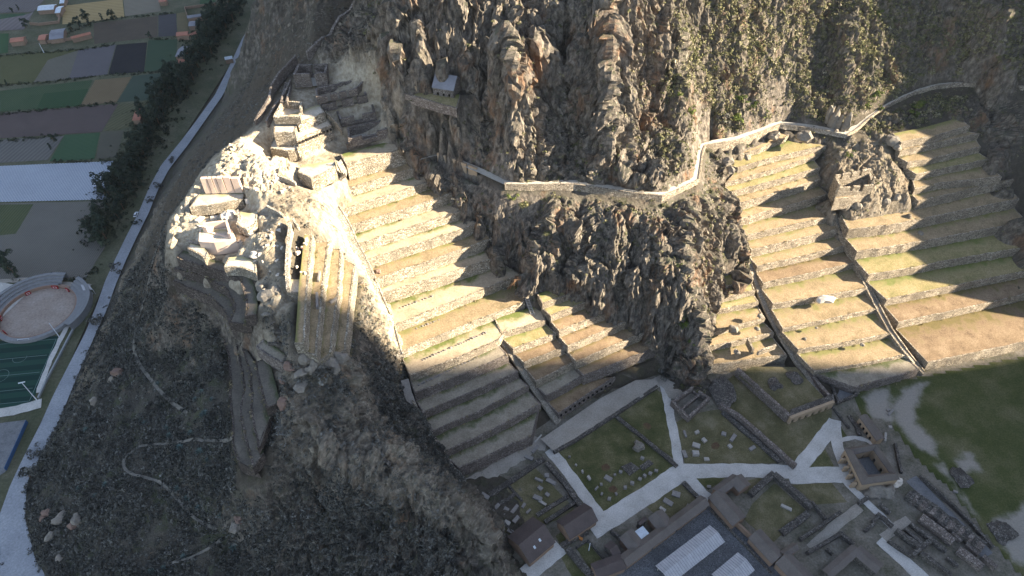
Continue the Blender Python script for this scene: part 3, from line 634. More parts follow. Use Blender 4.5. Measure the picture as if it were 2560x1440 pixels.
def wall_mesh(mb, A, B, zb, zt, th, openings=(), rough=.12, zt2=None):
    """upright wall from A to B (plan), thickness th; openings = (t0, t1, h0, h1) as fractions and heights above zb"""
    A = Vector((A[0], A[1], 0)); B = Vector((B[0], B[1], 0)); L = (B - A).length; d = (B - A) / L; nrm = Vector((d.y, -d.x, 0)) * th / 2
    zt2 = zt if zt2 is None else zt2
    cuts = {0., 1.}
    for o in openings: cuts |= {max(o[0], 0), min(o[1], 1)}
    if rough:
        for k in range(1, max(2, int(L / 2.2))): cuts.add(k / max(2, int(L / 2.2)))
    cuts = sorted(cuts); ph = random.random() * 99
    def tz(t): return zt + (zt2 - zt) * t + (float(noise3(t * L * .45 + ph, ph, 1)) * rough * 3 if rough else 0)
    for t0, t1 in zip(cuts, cuts[1:]):
        if t1 - t0 < 1e-5: continue
        m = (t0 + t1) / 2; spans = [(zb, None)]
        for o in openings:
            if o[0] - 1e-6 <= m <= o[1] + 1e-6:
                spans = ([(zb, zb + o[2])] if o[2] > .01 else []) + ([(zb + o[3], None)] if o[3] < 90 else []); break
        for s0, s1 in spans:
            p0, p1 = A + d * L * t0, A + d * L * t1
            lo = [p0 - nrm, p1 - nrm, p1 + nrm, p0 + nrm]; hz = [s1 or tz(t0), s1 or tz(t1), s1 or tz(t1), s1 or tz(t0)]
            ib = [mb.vert((p.x, p.y, s0)) for p in lo]; it = [mb.vert((p.x, p.y, z)) for p, z in zip(lo, hz)]
            for k in range(4): mb.f.append([ib[k], ib[(k + 1) % 4], it[(k + 1) % 4], it[k]])
            mb.f.append(it)
def wall_run(label, pts, h, th=1.0, mat=None, cat='wall', name='stone_wall', group=None, z=0., rough=.15, sink=.6, openings=(), htop=None):
    """free-standing wall along px points (u, v[, z]) at their ground level"""
    W = PP(pts, z); mb = MB()
    for k, (a, b) in enumerate(zip(W, W[1:])):
        d = (b - a).normalized() * th * .45; last = k == len(W) - 2
        za, zb_ = (a.z + h, b.z + h) if htop is None else (htop[k], htop[k + 1])
        e = d if not last else Vector()
        wall_mesh(mb, a - (d if k == 0 and False else Vector()), b + e, min(a.z, b.z) - sink, za, th * (1 + .004 * k), openings, rough, zb_)
    return tag(mb.build(name, mat or M_RUBBLE, None), label, cat, group)
def room(label, tops, zt, zb, th=.9, mat=None, ops=None, cat='ruin', name='ruined_room', group=None, floor=None, drop=(0, 0, 0, 0), inner=()):
    """roofless room from the pixels of its four top corners"""
    C = [P(u, v, zt) for u, v in tops]; c = sum(C, Vector()) / 4
    root = empty(name, (c.x, c.y, zb), label, cat, group); mat = mat or M_WALL
    for k in range(4):
        a, b = C[k], C[(k + 1) % 4]; d = (b - a).normalized() * th * .5
        mb = MB(); wall_mesh(mb, a + d, b + d, zb, zt - drop[k], th, (ops or {}).get(k, ()), .14); mb.build('wall', mat, root)
    for (i, t, j, s) in inner:
        mb = MB(); a = C[i].lerp(C[(i + 1) % 4], t); b = C[j].lerp(C[(j + 1) % 4], s); wall_mesh(mb, a, b, zb, zt - .5, th * .8, (), .14); mb.build('partition', mat, root)
    if floor:
        mb = MB(); mb.poly([Vector((p.x, p.y, zb + .12)) for p in C]); mb.build('floor', floor, root)
    return root
def thatch_mat(name, c, rib=1.2):
    m, nt, b = nmat(name); pos = coords(nt); n = texnoise(nt, pos, 2.2, 5, .75); n2 = texnoise(nt, pos, .2, 4, .6)
    col = mix(nt, n, tuple(x * .55 for x in c), tuple(x * 1.3 for x in c)); col = mix(nt, sstep(nt, n2, .4, .7), col, tuple(x * .75 for x in c))
    setc(nt, b, col); bump(nt, b, n, .15); return m
M_THATCH = thatch_mat('thatch', (.17, .145, .125)); M_THATCH_D = thatch_mat('thatch_dark', (.12, .095, .085)); M_TILE = thatch_mat('clay_tile', (.42, .19, .13)); M_SLATE = thatch_mat('grey_sheet', (.24, .24, .26))
def metal_mat(name, c):
    m, nt, b = nmat(name); pos = coords(nt); n = texnoise(nt, pos, .6, 5, .7)
    col = mix(nt, sstep(nt, n, .35, .7), c, tuple(x * .8 for x in c)); setc(nt, b, col); b.inputs['Roughness'].default_value = .5; return m
M_TENT = metal_mat('white_sheet', (.47, .46, .455)); M_TIN = metal_mat('tin_sheet', (.55, .60, .64))
def gable(label, ridge, eave, zr, ze, zb=0., roof=None, wall=None, over=.5, name='thatched_house', cat='house', group=None, doors=(), ribs=0, open_sides=False, skylights=(), gab_over=.4):
    """house given by pixels of its ridge (two) and near eave (two)"""
    r1, r2 = P(*ridge[0], zr), P(*ridge[1], zr); e1, e2 = P(*eave[0], ze), P(*eave[1], ze)
    d = (r2 - r1); d.z = 0; d.normalize(); L = ((r2 - r1).length + (e2 - e1).length) / 2; c = (r1 + r2 + e1 + e2) / 4
    nn = Vector((d.y, -d.x, 0)); hw = abs(((e1 + e2 - r1 - r2) / 2).dot(nn)); side = 1 if (e1 + e2 - r1 - r2).dot(nn) > 0 else -1
    nn = nn * side; mid = (r1 + r2) / 2; mid = Vector((mid.x, mid.y, 0)); ce = (e1 + e2) / 2; sh = d * ((ce - mid).dot(d)) * .5; mid = mid + sh
    return gable_at(label, mid, d, nn, L, hw, zr, ze, zb, roof, wall, over, name, cat, group, doors, ribs, open_sides, skylights, gab_over)
def gable_at(label, mid, d, nn, L, hw, zr, ze, zb=0., roof=None, wall=None, over=.5, name='thatched_house', cat='house', group=None, doors=(), ribs=0, open_sides=False, skylights=(), gab_over=.4, parent=None):
    roof = roof or M_THATCH; wall = wall or M_ADOBE; V0 = lambda s, t, z: Vector((mid.x, mid.y, z)) + d * (s * L / 2) + nn * (t * hw)
    root = parent or empty(name, (mid.x, mid.y, zb), label, cat, group)
    mb = MB(); th = .32; ns = max(2, int(L / 1.5))
    for t in (1, -1):
        up, lo = [], []
        for k in range(ns + 1):
            s = -1 + 2 * k / ns; j = random.uniform(-.06, .06)
            up.append(V0(s, 0, zr + j * .6)); lo.append(V0(s, t, ze + j))
        up2 = [p + Vector((0, 0, th)) for p in up]; lo2 = [p + Vector((0, 0, th)) for p in lo]
        mb.strip(up2, lo2); mb.strip(up, lo); mb.strip(lo, lo2)
        for e in (0, -1): mb.quad(up[e], lo[e], lo2[e], up2[e])
    mb.build('roof', roof, root)
    sl = (zr - ze) / hw; L2, H2 = L / 2 - gab_over, hw - over; zw = ze + over * sl * .98
    Q = lambda s, t, z: Vector((mid.x, mid.y, z)) + d * (s * L2) + nn * (t * H2)
    if not open_sides:
        for t in (1, -1):
            mb = MB(); a, b = Q(-1, t, 0), Q(1, t, 0); wall_mesh(mb, a, b, zb - .8, zw - .05, .4, [o[1:] for o in doors if o[0] == t], 0); w = mb.build('wall', wall, root)
        for s in (1, -1):
            mb = MB(); a, b = Q(s, -1, 0), Q(s, 1, 0); wall_mesh(mb, a, b, zb - .8, zw - .1, .38, (), 0)
            x0 = Q(s, -1, zw - .1); x1 = Q(s, 1, zw - .1); x2 = Q(s, 0, zr - .05); o = d * .19
            mb.poly([x0 + o, x1 + o, x2 + o]); mb.poly([x0 - o, x2 - o, x1 - o]); mb.build('gable_wall', wall, root)
        mb = MB(); mb.poly([Q(-.96, -.96, zb + .1), Q(.96, -.96, zb + .1), Q(.96, .96, zb + .1), Q(-.96, .96, zb + .1)]); mb.build('floor', M_SHADE, root)  # near-black floor paints the dimness inside the house
    else:
        for s in np.linspace(-.95, .95, max(3, int(L / 5))):
            for t in (-.92, .92):
                mb = MB(); mb.tube(Q(s, t, zb - .3), Q(s, t, zw - .1), .14); mb.build('post', M_POST, root)
    for (s, t, sz) in skylights:
        mb = MB(); p = [V0(s + a * sz / L, t + b * sz / hw * .6, zr - (zr - ze) * abs(t + b * sz / hw * .6) + th + .06) for a, b in ((-1, -1), (1, -1), (1, 1), (-1, 1))]
        mb.poly(p); mb.build('skylight', M_TIN, root)
    for k in range(ribs):
        s = -1 + 2 * (k + .5) / ribs
        for t in (1, -1):
            mb = MB(); mb.tube(V0(s, .02 * t, zr + th + .03), V0(s, t * .99, ze + th + .03), .07, n=4); mb.build('seam', M_SLATE, root)
    return root
def stairs(label, pts, width, side_r=0., side_l=0., mat=None, tread=.55, name='stone_stairway', group=None, wall=None, sink=1.2):
    W = [P(*a) for a in pts]; n = max(3, int(plen(W) / tread)); Q = resample(W, n + 1); nr = hnormals(Q); root = empty(name, W[0], label, 'stairs', group)
    mb = MB()
    for k in range(n):
        a, b = Q[k], Q[k + 1]; z = max(a.z, b.z) if False else a.z; n0, n1 = nr[k] * width / 2, nr[k + 1] * width / 2
        base = [a - n0, b - n1, b + n1, a + n0]; zlo = min(a.z, b.z) - sink
        mb.prism([Vector((p.x, p.y, zlo)) for p in base], z - zlo)
    mb.build('steps', mat or M_STEP, root)
    for sgn, h in ((1, side_r), (-1, side_l)):
        if not h: continue
        m2 = MB(); m_ = max(3, int(plen(W) / 1.8)); T = resample(W, m_); nn = hnormals(T); row = []
        for p, q in zip(T, nn):
            o = q * sgn * (width / 2 + .3); j = random.uniform(-.12, .12); i_, e_ = o - q * .3, o + q * .3
            row.append([p + i_ + Vector((0, 0, -sink)), p + i_ + Vector((0, 0, h + j)), p + e_ + Vector((0, 0, h + j)), p + e_ + Vector((0, 0, -sink - .5))])
        m2.grid(row); m2.build('parapet', wall or M_WALL, root)
    return root
def rock_mesh(r, sq=.7, seed=0, sub=2, rough=.55, flat=False):
    import bmesh
    bm = bmesh.new(); bmesh.ops.create_icosphere(bm, subdivisions=sub, radius=1)
    co = np.array([v.co for v in bm.verts]); s = seed * 7.3
    n = fbm(co[:, 0] * .9 + s, co[:, 1] * .9, co[:, 2] * .9 + s, 2); c, _ = cells(co[:, 0] * 1.3 + s + 5, co[:, 1] * 1.3 + 9, co[:, 2] * 1.3 + 3)
    co = co * (1 + rough * n + rough * .7 * (c - .5))[:, None]; co[:, 2] = np.maximum(co[:, 2], -.6)
    F = [[v.index for v in f.verts] for f in bm.faces]; bm.free()
    return co * np.array(r) * np.array([1, 1, sq]), F
def boulder(label, p, r, mat=None, seed=None, sq=.75, cat='boulder', name='boulder', group=None, rz=0., sub=2):
    seed = random.random() * 50 if seed is None else seed
    r = (r, r, r) if not hasattr(r, '__len__') else r
    V, F = rock_mesh(r, sq, seed, sub); me = bpy.data.meshes.new(name); me.from_pydata([tuple(v) for v in V], [], F); me.materials.append(mat or M_BOULD)
    o = bpy.data.objects.new(name, me); COL.objects.link(o); o.location = (p[0], p[1], p[2] + r[2] * sq * .3); o.rotation_euler = (0, 0, rz)
    return tag(o, label, cat, group)
def block(label, u, v, l, w, h, rz, z=0., mat=None, cat='stone block', name='stone_block', group=None):
    p = P(u, v, z); mb = MB(); mb.box((0, 0, -.25), l, w, h + .25, 0, .06, .05 + .05 * min(l, w, h)); o = mb.build(name, mat or M_BLOCK)
    o.location = p; o.rotation_euler = (0, 0, R(rz)); return tag(o, label, cat, group)
def sheet(name, px, mat, z=0., lift=0., kind='structure', n=0):
    mb = MB(); mb.poly([Vector((p.x, p.y, z + lift)) for p in PP(px, z)]); return tag(mb.build(name, mat), kind=kind)
def wobble(px, z, lift, amp, step=1.5):
    W = PP(list(px) + [px[0]], z); n = max(12, int(plen(W) / step)); T = resample(W, n)[:-1]; out = []
    for p in T:
        a = float(noise3(p.x / 4.1, p.y / 4.1, 3.3)) + .5 * float(noise3(p.x / 1.7, p.y / 1.7, 8.1)); b = float(noise3(p.x / 4.1, p.y / 4.1, 17.3)) + .5 * float(noise3(p.x / 1.7, p.y / 1.7, 28.1))
        out.append(Vector((p.x + a * amp, p.y + b * amp, z + lift)))
    return out
def patch_sheet(name, px, mat, z=0., lift=0., amp=.3, kind='structure'):
    mb = MB(); mb.poly(wobble(px, z, lift, amp)); return tag(mb.build(name, mat), kind=kind)
def stroke(name, pts, w, mat, lift=0., z=0., kind='structure', wob=.25):
    W = PP(pts, z); n = max(2, int(plen(W) / 2.5)); T = resample(W, n + 1); nn = hnormals(T); A, B = [], []
    for k, (p, q) in enumerate(zip(T, nn)):
        ww = w if not hasattr(w, '__len__') else w[0] + (w[1] - w[0]) * k / n
        j = random.uniform(-wob, wob); A.append(p - q * (ww / 2 + j) + Vector((0, 0, lift))); B.append(p + q * (ww / 2 + random.uniform(-wob, wob)) + Vector((0, 0, lift)))
    mb = MB(); mb.strip(A, B); return tag(mb.build(name, mat), kind=kind)
# ------------------------------------------------------------------ stairways
stairs('long narrow stairway dropping down the left edge of the tall terrace flight', [(812,479,76.5),(843,525,71.5),(866,562,67),(885,608,62),(906,646,57),(928,694,51.5),(943,731,46),(976,810,39.2),(994,878,34.2),(999,890,33.2)], 2.6, 1.0, .5, M_RUBBLE_P, wall=M_RUBBLE_P)
stairs('short stairway slanting left under the block platform above the long stairway', [(865,430,84.4),(842,450,80.5),(816,474,76.8)], 2.4, .9, 0, M_RUBBLE_P, wall=M_RUBBLE_P)
stairs('little stairway behind the broad top terrace wall', [(848,402,89.5),(862,430,84.6)], 2.2, .8, 0, M_RUBBLE_P, wall=M_RUBBLE_P)
stairs('straight middle stairway sunk between tall terraces and the short column', [(1236,817,28.6),(1262,858,24.6),(1289,899,19.6),(1316,942,14.4),(1345,985,9.2),(1372,1022,4.2),(1396,1058,.2)], 2.8, 0, .5, M_STEP)
stairs('stepped stairway below the crag nose, left edge of sunlit flight', [(u, v, z - 1.3) for u, v, z in [(1866,640,30),(1880,672,25.2),(1891,706,21.2),(1902,738,17.8),(1918,774,14.4),(1939,814,11.2),(1964,858,8),(1994,905,5.2),(2034,960,3.0),(2078,1016,1.6)]], 2.4, 0, .9, wall=M_WALL)
stairs('narrow wall stairway with hollows climbing between the two right flights', [(u, v, z - .9) for u, v, z in [(2086,540,36.2),(2100,571,32.2),(2117,614,27.2),(2140,656,22.6),(2165,711,18.2),(2192,766,14),(2224,826,10.8),(2266,884,7.2),(2292,915,3.6),(2308,934,1.2)]], 1.9, .9, .8, wall=M_WALL)
stairs('flight of steps with a pale rail at the junction of the cliff paths', [(2121,338,61.2),(2108,362,57.6),(2093,384,54.5)], 2.2, 0, .5, M_RUBBLE)
def lower_path():
    pts = [(1012,950,29.6),(1020,985,25.2),(1040,1034,19.6),(1066,1083,15),(1096,1132,11),(1134,1180,6),(1160,1212,.6)]
    W = [P(*a) for a in pts]; T = resample(W, 26); nn = hnormals(T); mb = MB(); mb.strip([p - q * 1.6 + Vector((0, 0, .3)) for p, q in zip(T, nn)], [p + q * 1.6 + Vector((0, 0, .3)) for p, q in zip(T, nn)])
    mb.strip([p + q * 1.6 + Vector((0, 0, .3)) for p, q in zip(T, nn)], [p + q * 1.6 - Vector((0, 0, 3)) for p, q in zip(T, nn)])
    mb.strip([p - q * 1.6 - Vector((0, 0, 4)) for p, q in zip(T, nn)], [p - q * 1.6 + Vector((0, 0, .3)) for p, q in zip(T, nn)])
    tag(mb.build('path', ground_mat('ridge_path', [(.25, .22, .19), (.34, .31, .27)], .3)), kind='structure')
    for k, (a, b) in enumerate((((1031,1004,22.6),(1054,1040,18.6)), ((1056,1047,17.6),(1081,1086,14.2)), ((1085,1094,13.2),(1113,1137,10)), ((1117,1144,8.8),(1147,1190,4.2)))):
        wall_run(ORD[3 - k] + ' low parapet beside the path under the spur, counted from the plaza up', [a, b], 1.0, .7, M_WALL, group='parapets beside the spur path', sink=1.5)
lower_path()
# ------------------------------------------------------------------ cliff path with its retaining walls and railing
M_PATH = ground_mat('gravel', [(.36, .32, .26), (.46, .42, .35), (.52, .47, .40)], .2, 2.5, .05)
def cliff_path(pts, name, w=3.0):
    W = [P(*a) for a in pts]; n = int(plen(W) / 2.2); T = resample(W, n); nn = hnormals(T)
    mb = MB(); A = [p - q * w + Vector((0, 0, .2)) for p, q in zip(T, nn)]; mb.strip(A, T)
    tag(mb.build(name, M_PATH), kind='structure')
    return T, nn
def path_wall(label, pts, h, mat, par=.35):
    W = [P(*a) for a in pts]; n = max(3, int(plen(W) / 1.8)); T = resample(W, n); nn = hnormals(T); mb = MB(); rows = []
    for k, (p, q) in enumerate(zip(T, nn)):
        j = float(noise3(k * .5, T[0].x, 3)) * .3; hh = h[0] + (h[1] - h[0]) * k / (n - 1) if hasattr(h, '__len__') else h
        rows.append([p - q * .5 + Vector((0, 0, -.2)), p - q * .5 + Vector((0, 0, par)), p + q * .1 + Vector((0, 0, par)), p + q * (.35 + j * .4) + Vector((0, 0, -hh * .5)), p + q * (.6 + j) + Vector((0, 0, -hh + j))])
    mb.grid(rows); return tag(mb.build('retaining_wall', mat), label, 'wall')
cliff_path(PATH_L, 'path'); cliff_path(PATH_R, 'path')
path_wall('long low wall carrying the cliff path across the dark face', PATH_L[4:11], (2.2, 3.2), M_WALL)
path_wall('bright straight wall under the path at the nose of the crag', PATH_L[10:13], (5.5, 5.0), M_WALL)
path_wall('curved parapet wall where the path rounds the crag corner', PATH_L[12:16], (3.5, 2.5), M_WALL)
path_wall('long curved wall holding the path above the sunlit flight', PATH_L[15:19], (4.6, 4.2), M_WALL)
path_wall('low wall of the path in front of the pinnacle rocks', PATH_L[18:21], (2.2, 1.5), M_RUBBLE_P)
path_wall('long parapet of the trail climbing right into mountain shadow', PATH_R, (1.6, 1.8), M_WALL)
wall_run('tall slotted ochre wall below the thatched house, at the cliff path', [(1095,402,77),(1194,459,70)], 6, 1.0, M_ADOBE_Y, name='slotted_wall', htop=(81.4, 78.2), sink=2.5, rough=.06, openings=[(.22, .265, 3.2, 99), (.48, .525, 3.2, 99), (.74, .785, 3.2, 99)])
def railing(label, pts, h=1.1):
    W = [P(*a) for a in pts]; n = int(plen(W) / 3.0); T = resample(W, n); root = empty('railing', T[0], label, 'railing'); T = [p + Vector((0, .35, 0)) for p in T]
    for p in T: m = MB(); m.tube(p - Vector((0, 0, .3)), p + Vector((0, 0, h)), .09, n=5); m.build('post', M_POST, root)
    for z in (.55, 1.05):
        m = MB()
        for a, b in zip(T, T[1:]): m.tube(a + Vector((0, 0, z)), b + Vector((0, 0, z)), .05, n=4)
        m.build('rail', M_POST, root)
railing('pale post and rail railing along the path over the dark cliff', [(u, v, z + .3) for u, v, z in PATH_L[4:11]])
def wooden_stair():
    b = P(1272, 722, 38.9); t = P(1290, 700, 44.5); root = empty('wooden_stairway', b, 'brown timber stairway on posts at the cliff end of the terraces', 'stairs')
    d = (t - b); w = Vector((.8, .5, 0)).normalized() * .9
    for s in (1, -1): m = MB(); m.tube(b + w * s, t + w * s, .14, n=4); m.build('stringer', M_WOOD, root); m = MB(); m.tube(b + w * s + Vector((0, 0, 1.1)), t + w * s + Vector((0, 0, 1.1)), .08, n=4); m.build('handrail', M_WOOD, root)
    m = MB()
    for k in range(12): p = b + d * (k + .5) / 12; m.box((p.x, p.y, p.z - .05), .5, 1.7, .1, math.atan2(w.y, w.x) - math.pi / 2)
    m.build('steps', M_WOOD, root)
    for f, s in ((.5, 1), (.5, -1), (1, 1), (1, -1)): p = b + d * f + w * s; m = MB(); m.tube(Vector((p.x, p.y, b.z - .5)), p + Vector((0, 0, 1.1)), .12, n=5); m.build('post', M_WOOD, root)
    m = MB(); p = t + Vector((.8, 1.2, 0)); m.box((p.x, p.y, t.z - .12), 2.6, 2.4, .15); m.build('landing', M_WOOD, root)
    a, c = P(1332, 790, 29.6), P(1316, 746, 34.6); root = empty('steel_stairway', a, 'grey steel stairway against the terrace wall in cliff shadow', 'stairs'); d = c - a; w = Vector((.75, 0, 0))
    for s in (1, -1): m = MB(); m.tube(a + w * s + Vector((0, 0, .9)), c + w * s + Vector((0, 0, .9)), .1, n=4); m.build('handrail', M_POST, root); m = MB(); m.tube(a + w * s, c + w * s, .12, n=4); m.build('stringer', M_SLATE, root)
    m = MB()
    for k in range(11): p = a + d * (k + .5) / 11; m.box((p.x, p.y, p.z), 1.5, .35, .08)
    m.build('steps', M_POST, root)
wooden_stair()
# ------------------------------------------------------------------ crag house and its ledge
gable('steep thatched storehouse with three doorways on a crag ledge', [(1090,184), (1143,192)], [(1078,219), (1134,229)], 111.8, 108.0, 104.8, M_SLATE, M_WALL_DK, .5, doors=[(1, .18, .27, 0, 2.2), (1, .46, .55, 0, 2.2), (1, .74, .83, 0, 2.2)])
terrace('green ledge with low wall in front of the crag storehouse', 104.8, [P(u, v, 104.8) for u, v in ((992,228),(1040,243),(1090,258),(1142,272))], 101.5, [P(u, v, 104.8) for u, v in ((1000,205),(1050,212),(1100,222),(1152,238))], None, M_WALL_DK, M_TREAD_LUSH, 0, sides='lr')
room('broken ochre storehouse walls standing on the crag ledge left of the thatched roof', [(993,196), (1046,208), (1040,216), (990,205)], 107.6, 104.6, .7, M_ADOBE_Y, {0: [(.3, .4, 0, 99), (.6, .7, 0, 99)]}, name='ruined_storehouse')
# ------------------------------------------------------------------ roofless house on the right-hand knoll
def big_house():
    zt, zb = 55.5, 48.0; C = [P(2097,465,54.5), P(2184,456,54.5), P(2181,419,57.0), P(2092,436,57.0)]; c = sum(C, Vector()) / 4
    root = empty('roofless_house', (c.x, c.y, zb), 'tall roofless house with a sunlit front and dark gable beside the right flight', 'house')
    spec = [(C[0], C[1], zb, 53.4, [(.33, .42, 3, 99), (.62, .73, 2, 99)]), (C[1], C[2], zb, 54.0, ()), (C[2], C[3], zb, 56.5, [(.25, .31, 5.6, 99), (.52, .58, 5.6, 99), (.8, .86, 5.8, 99)]), (C[3], C[0], zb - 3, 55.8, ())]
    for a, b, z0, z1, ops in spec: m = MB(); d = (b - a).normalized() * .45; wall_mesh(m, a + d, b + d, z0, z1, .95, ops, .16); m.build('wall', M_WALL, root)
    m = MB(); m.poly([Vector((p.x, p.y, zb + .6)) for p in C]); m.build('floor', M_TREAD_DRY, root)
    m = MB(); p = C[1].lerp(C[2], .15); m.box((p.x, p.y, zb), 1.2, 1.6, 8.6, .1, .2, .1); m.build('buttress', M_WALL, root)
big_house()
terrace('narrow dirt terrace with a buttressed wall in front of the roofless house', 48.2, [P(u, v, 48.2) for u, v in ((2087,500),(2130,492),(2175,482))], 42.5, [P(u, v, 48.2) for u, v in ((2090,472),(2140,468),(2188,460))], None, M_WALL, M_TREAD_DRY, .4)
for k, (u, v, z, r, l) in enumerate(((2230,354,60,3.4,'big rounded boulder above the upper right flight'), (2242,372,58.6,1.9,'smaller dark boulder just below the big rounded one'), (2063,752,17.9,(4.6,2.4,3.0),'huge pale slab boulder lying on the sunlit flight'), (2013,848,10.4,.9,'small grey stone near the foot of the sunlit flight'), (2040,820,13.5,.7,'tiny stone below the slab boulder'), (2155,862,10.6,1.0,'small dark stone on the second lowest wide tread'), (1831,826,13.8,2.4,'tall whitish boulder on the small column terraces'), (1842,880,9.8,1.5,'round boulder beside the stub wall on the small column'), (1893,822,13.6,1.2,'white stone in the stairway shadow on the small column'), (1900,790,17.2,1.3,'dark rubble lump under the stairway wall'), (1818,405,58.5,2.4,'jagged rock heap on the left end of the top sunlit terraces'), (1826,428,57.0,2.2,'pale flat rock below the jagged heap'), (1935,342,61.5,2.6,'leaning pale rock at the broken curved terrace wall'), (2008,344,62.0,3.6,'brown striped outcrop under the path by the pinnacles'), (1868,395,59.5,1.6,'broken wall stone on the curved terrace'), (1318,742,34.8,1.5,'white boulder beside the timber stairway'), (2300,585,29,1.4,'triangular dark stone on the wide right flight'), (946,680,51.2,1.2,'rust stained stone at the stairway end of a tread'))):
    boulder(l, P(u, v, z), r, M_BOULD_R if k == 17 else (M_BOULD if k != 2 else plain_mat('pale_boulder', (.55, .50, .43), .3, .8, bd=.15)), k * 1.7, .8)
for k, (u, v, z, r) in enumerate(((2110,520,40.5,2.4), (2140,523,40,2.6), (2165,520,40,2.0), (2215,505,42,2.0), (2150,537,37.5,1.7), (2240,497,43.5,1.8))):
    boulder('rough bush-grown outcrop rock under the roofless house', P(u, v, z), (r, r * .7, r * 1.5), M_BOULD, 30 + k, .9, group='outcrop rocks below the roofless house', cat='rock', name='outcrop_rock')
wall_run('stub wall standing out from a terrace on the small column', [(1866,858,9.8),(1879,884,9.8)], 3.4, 1.0, M_WALL, sink=.4)
wall_run('short free wall facing the stub wall on the small column', [(1893,886,9.8),(1936,870,9.8)], 2.2, 1.0, M_WALL, sink=.4)
# pinnacle rocks at the path junction
for k, (u, v, z, r, h) in enumerate(((2092,322,62,1.6,7), (2104,326,61.5,1.5,6), (2112,322,62.5,1.8,8), (2078,312,63.5,2.2,10), (2070,300,65,2.0,9), (2088,336,60.5,1.2,3.5), (2098,340,60,1.1,3))):
    boulder(('tallest' if k == 3 else 'sharp') + ' pinnacle rock above the path junction' + ('' if k == 3 else ' steps'), P(u, v, z), (r, r, h * .7), M_BOULD, 60 + k, 1.0, group='pinnacle rocks', cat='rock', name='pinnacle_rock')
# loose edging stones in rows on the tall flight
def edging(label, a, b, n, z, grp='rows of edging stones'):
    A, B = P(*a, z), P(*b, z)
    for k in range(n):
        p = A.lerp(B, (k + random.uniform(-.2, .2)) / (n - 1)); s = random.uniform(.45, .75); mb = MB(); mb.box((0, 0, -.1), s * 1.3, s, s * .9, 0, .1, .1)
        o = mb.build('edging_stone', M_BLOCK); o.location = p; o.rotation_euler = (0, 0, random.random() * 3); tag(o, label, 'stone', grp)
edging('small stone in the long row on the first bright tread above the shadow', (1057,900), (1215,832), 24, 29.6)
edging('small stone in the row along the tread just inside the shadow edge', (1048,962), (1192,895), 24, 25.3)
edging('small stone in the short row below a grassy terrace foot', (1042,822), (1098,800), 9, 34.1)
edging('small stone in the upper row on a bright sandy tread', (1002,770), (1080,741), 11, 39)
edging('small stone in the row beside the head of the middle stairway', (1246,804), (1283,790), 6, 29.6)
# ------------------------------------------------------------------ temple hill
WP = M_WALL_PALE
def tier(label, z, zb, edge, back, wall=None, tread=None, sl=.3, **k):
    return terrace(label, z, [P(u, v, z) for u, v in edge], zb, [P(u, v, z) for u, v in back], None, wall or WP, tread or M_RUBBLE_P if tread is None else tread, sl, **k)
M_PALE_G = ground_mat('pale_ground', [(.42, .36, .27), (.56, .49, .39), (.66, .59, .48)], .2, 1.6, grad='gr', gcol=(.36, .33, .18))  # temple ground whitened in place of the glare over it
for k, (l, z, zb, e, bk) in enumerate(TIERS):
    tier(l, z, zb, e, bk, {7: M_MONO, 8: M_WALL, 9: M_WALL_DK}.get(k), M_TREAD_DULL if k == 9 else M_PALE_G)
def niches(a, b, z, n, root_label, s=.55):
    A, B = P(*a, z), P(*b, z); d = (B - A).normalized(); nr = Vector((d.y, -d.x, 0)); rt = empty('niche_row', A, root_label, 'niches')
    for k in range(n):
        p = A.lerp(B, (k + .5) / n) + nr * .45; m = MB(); m.box((p.x, p.y, z - 1.9), .75, .5, .9, math.atan2(d.y, d.x)); m.build('niche', M_SHADE, rt)  # solid black box stands in for the shade of a recess
niches((742,350), (828,314), 92.4, 10, 'row of black boxes painting the shade of niches in the middle slanting wall')
niches((1396,1035), (1530,949), 4.3, 12, 'row of black boxes painting the shade of niches along the lowest wall above the sandy plaza path')
def monoliths():
    z = 86.0; A, B = P(513, 476, z), P(609, 473, z); d = (B - A).normalized(); nr = Vector((d.y, -d.x, 0)); rt = empty('monolith_wall', A.lerp(B, .5), 'row of six huge upright rose granite slabs', 'monolith')
    ws = [.17, .13, .11, .17, .19, .21]; t = 0; L = (B - A).length
    for k, w in enumerate(ws):
        m = MB(); c = A + d * L * (t + w / 2); h = 5.9 + random.uniform(-.3, .3); m.box((c.x, c.y, z - 1), L * w - (.28 if k % 2 else .12), 1.5 + .2 * (k % 2), h + 1, math.atan2(d.y, d.x), .12, .08); m.build('slab', M_MONO, rt); t += w
monoliths()
room('sunlit roofless room with a wide floor above the block platform', [(686,291), (748,291), (753,255), (705,253)], 99.6, 96.3, .9, WP, {0: [], 1: [(.25, .5, 0, 99)], 2: []}, floor=M_PALE_G)
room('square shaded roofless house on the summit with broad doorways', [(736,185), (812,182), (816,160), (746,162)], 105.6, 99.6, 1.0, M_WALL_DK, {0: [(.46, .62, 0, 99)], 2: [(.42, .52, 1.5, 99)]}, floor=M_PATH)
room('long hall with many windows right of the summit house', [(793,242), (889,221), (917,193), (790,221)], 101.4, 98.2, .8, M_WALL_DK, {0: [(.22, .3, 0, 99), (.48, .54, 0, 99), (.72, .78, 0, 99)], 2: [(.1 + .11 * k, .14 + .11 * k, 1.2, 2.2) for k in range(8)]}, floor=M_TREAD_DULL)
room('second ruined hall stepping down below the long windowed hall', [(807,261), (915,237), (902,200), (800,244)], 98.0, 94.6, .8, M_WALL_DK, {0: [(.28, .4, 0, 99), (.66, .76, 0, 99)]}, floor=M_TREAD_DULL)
room('third ruined hall with a pale floor in the shaded row', [(852,296), (936,279), (928,254), (841,273)], 93.4, 89.4, .9, M_WALL_DK, {0: [(.35, .6, 1.5, 99)]}, floor=M_PATH)
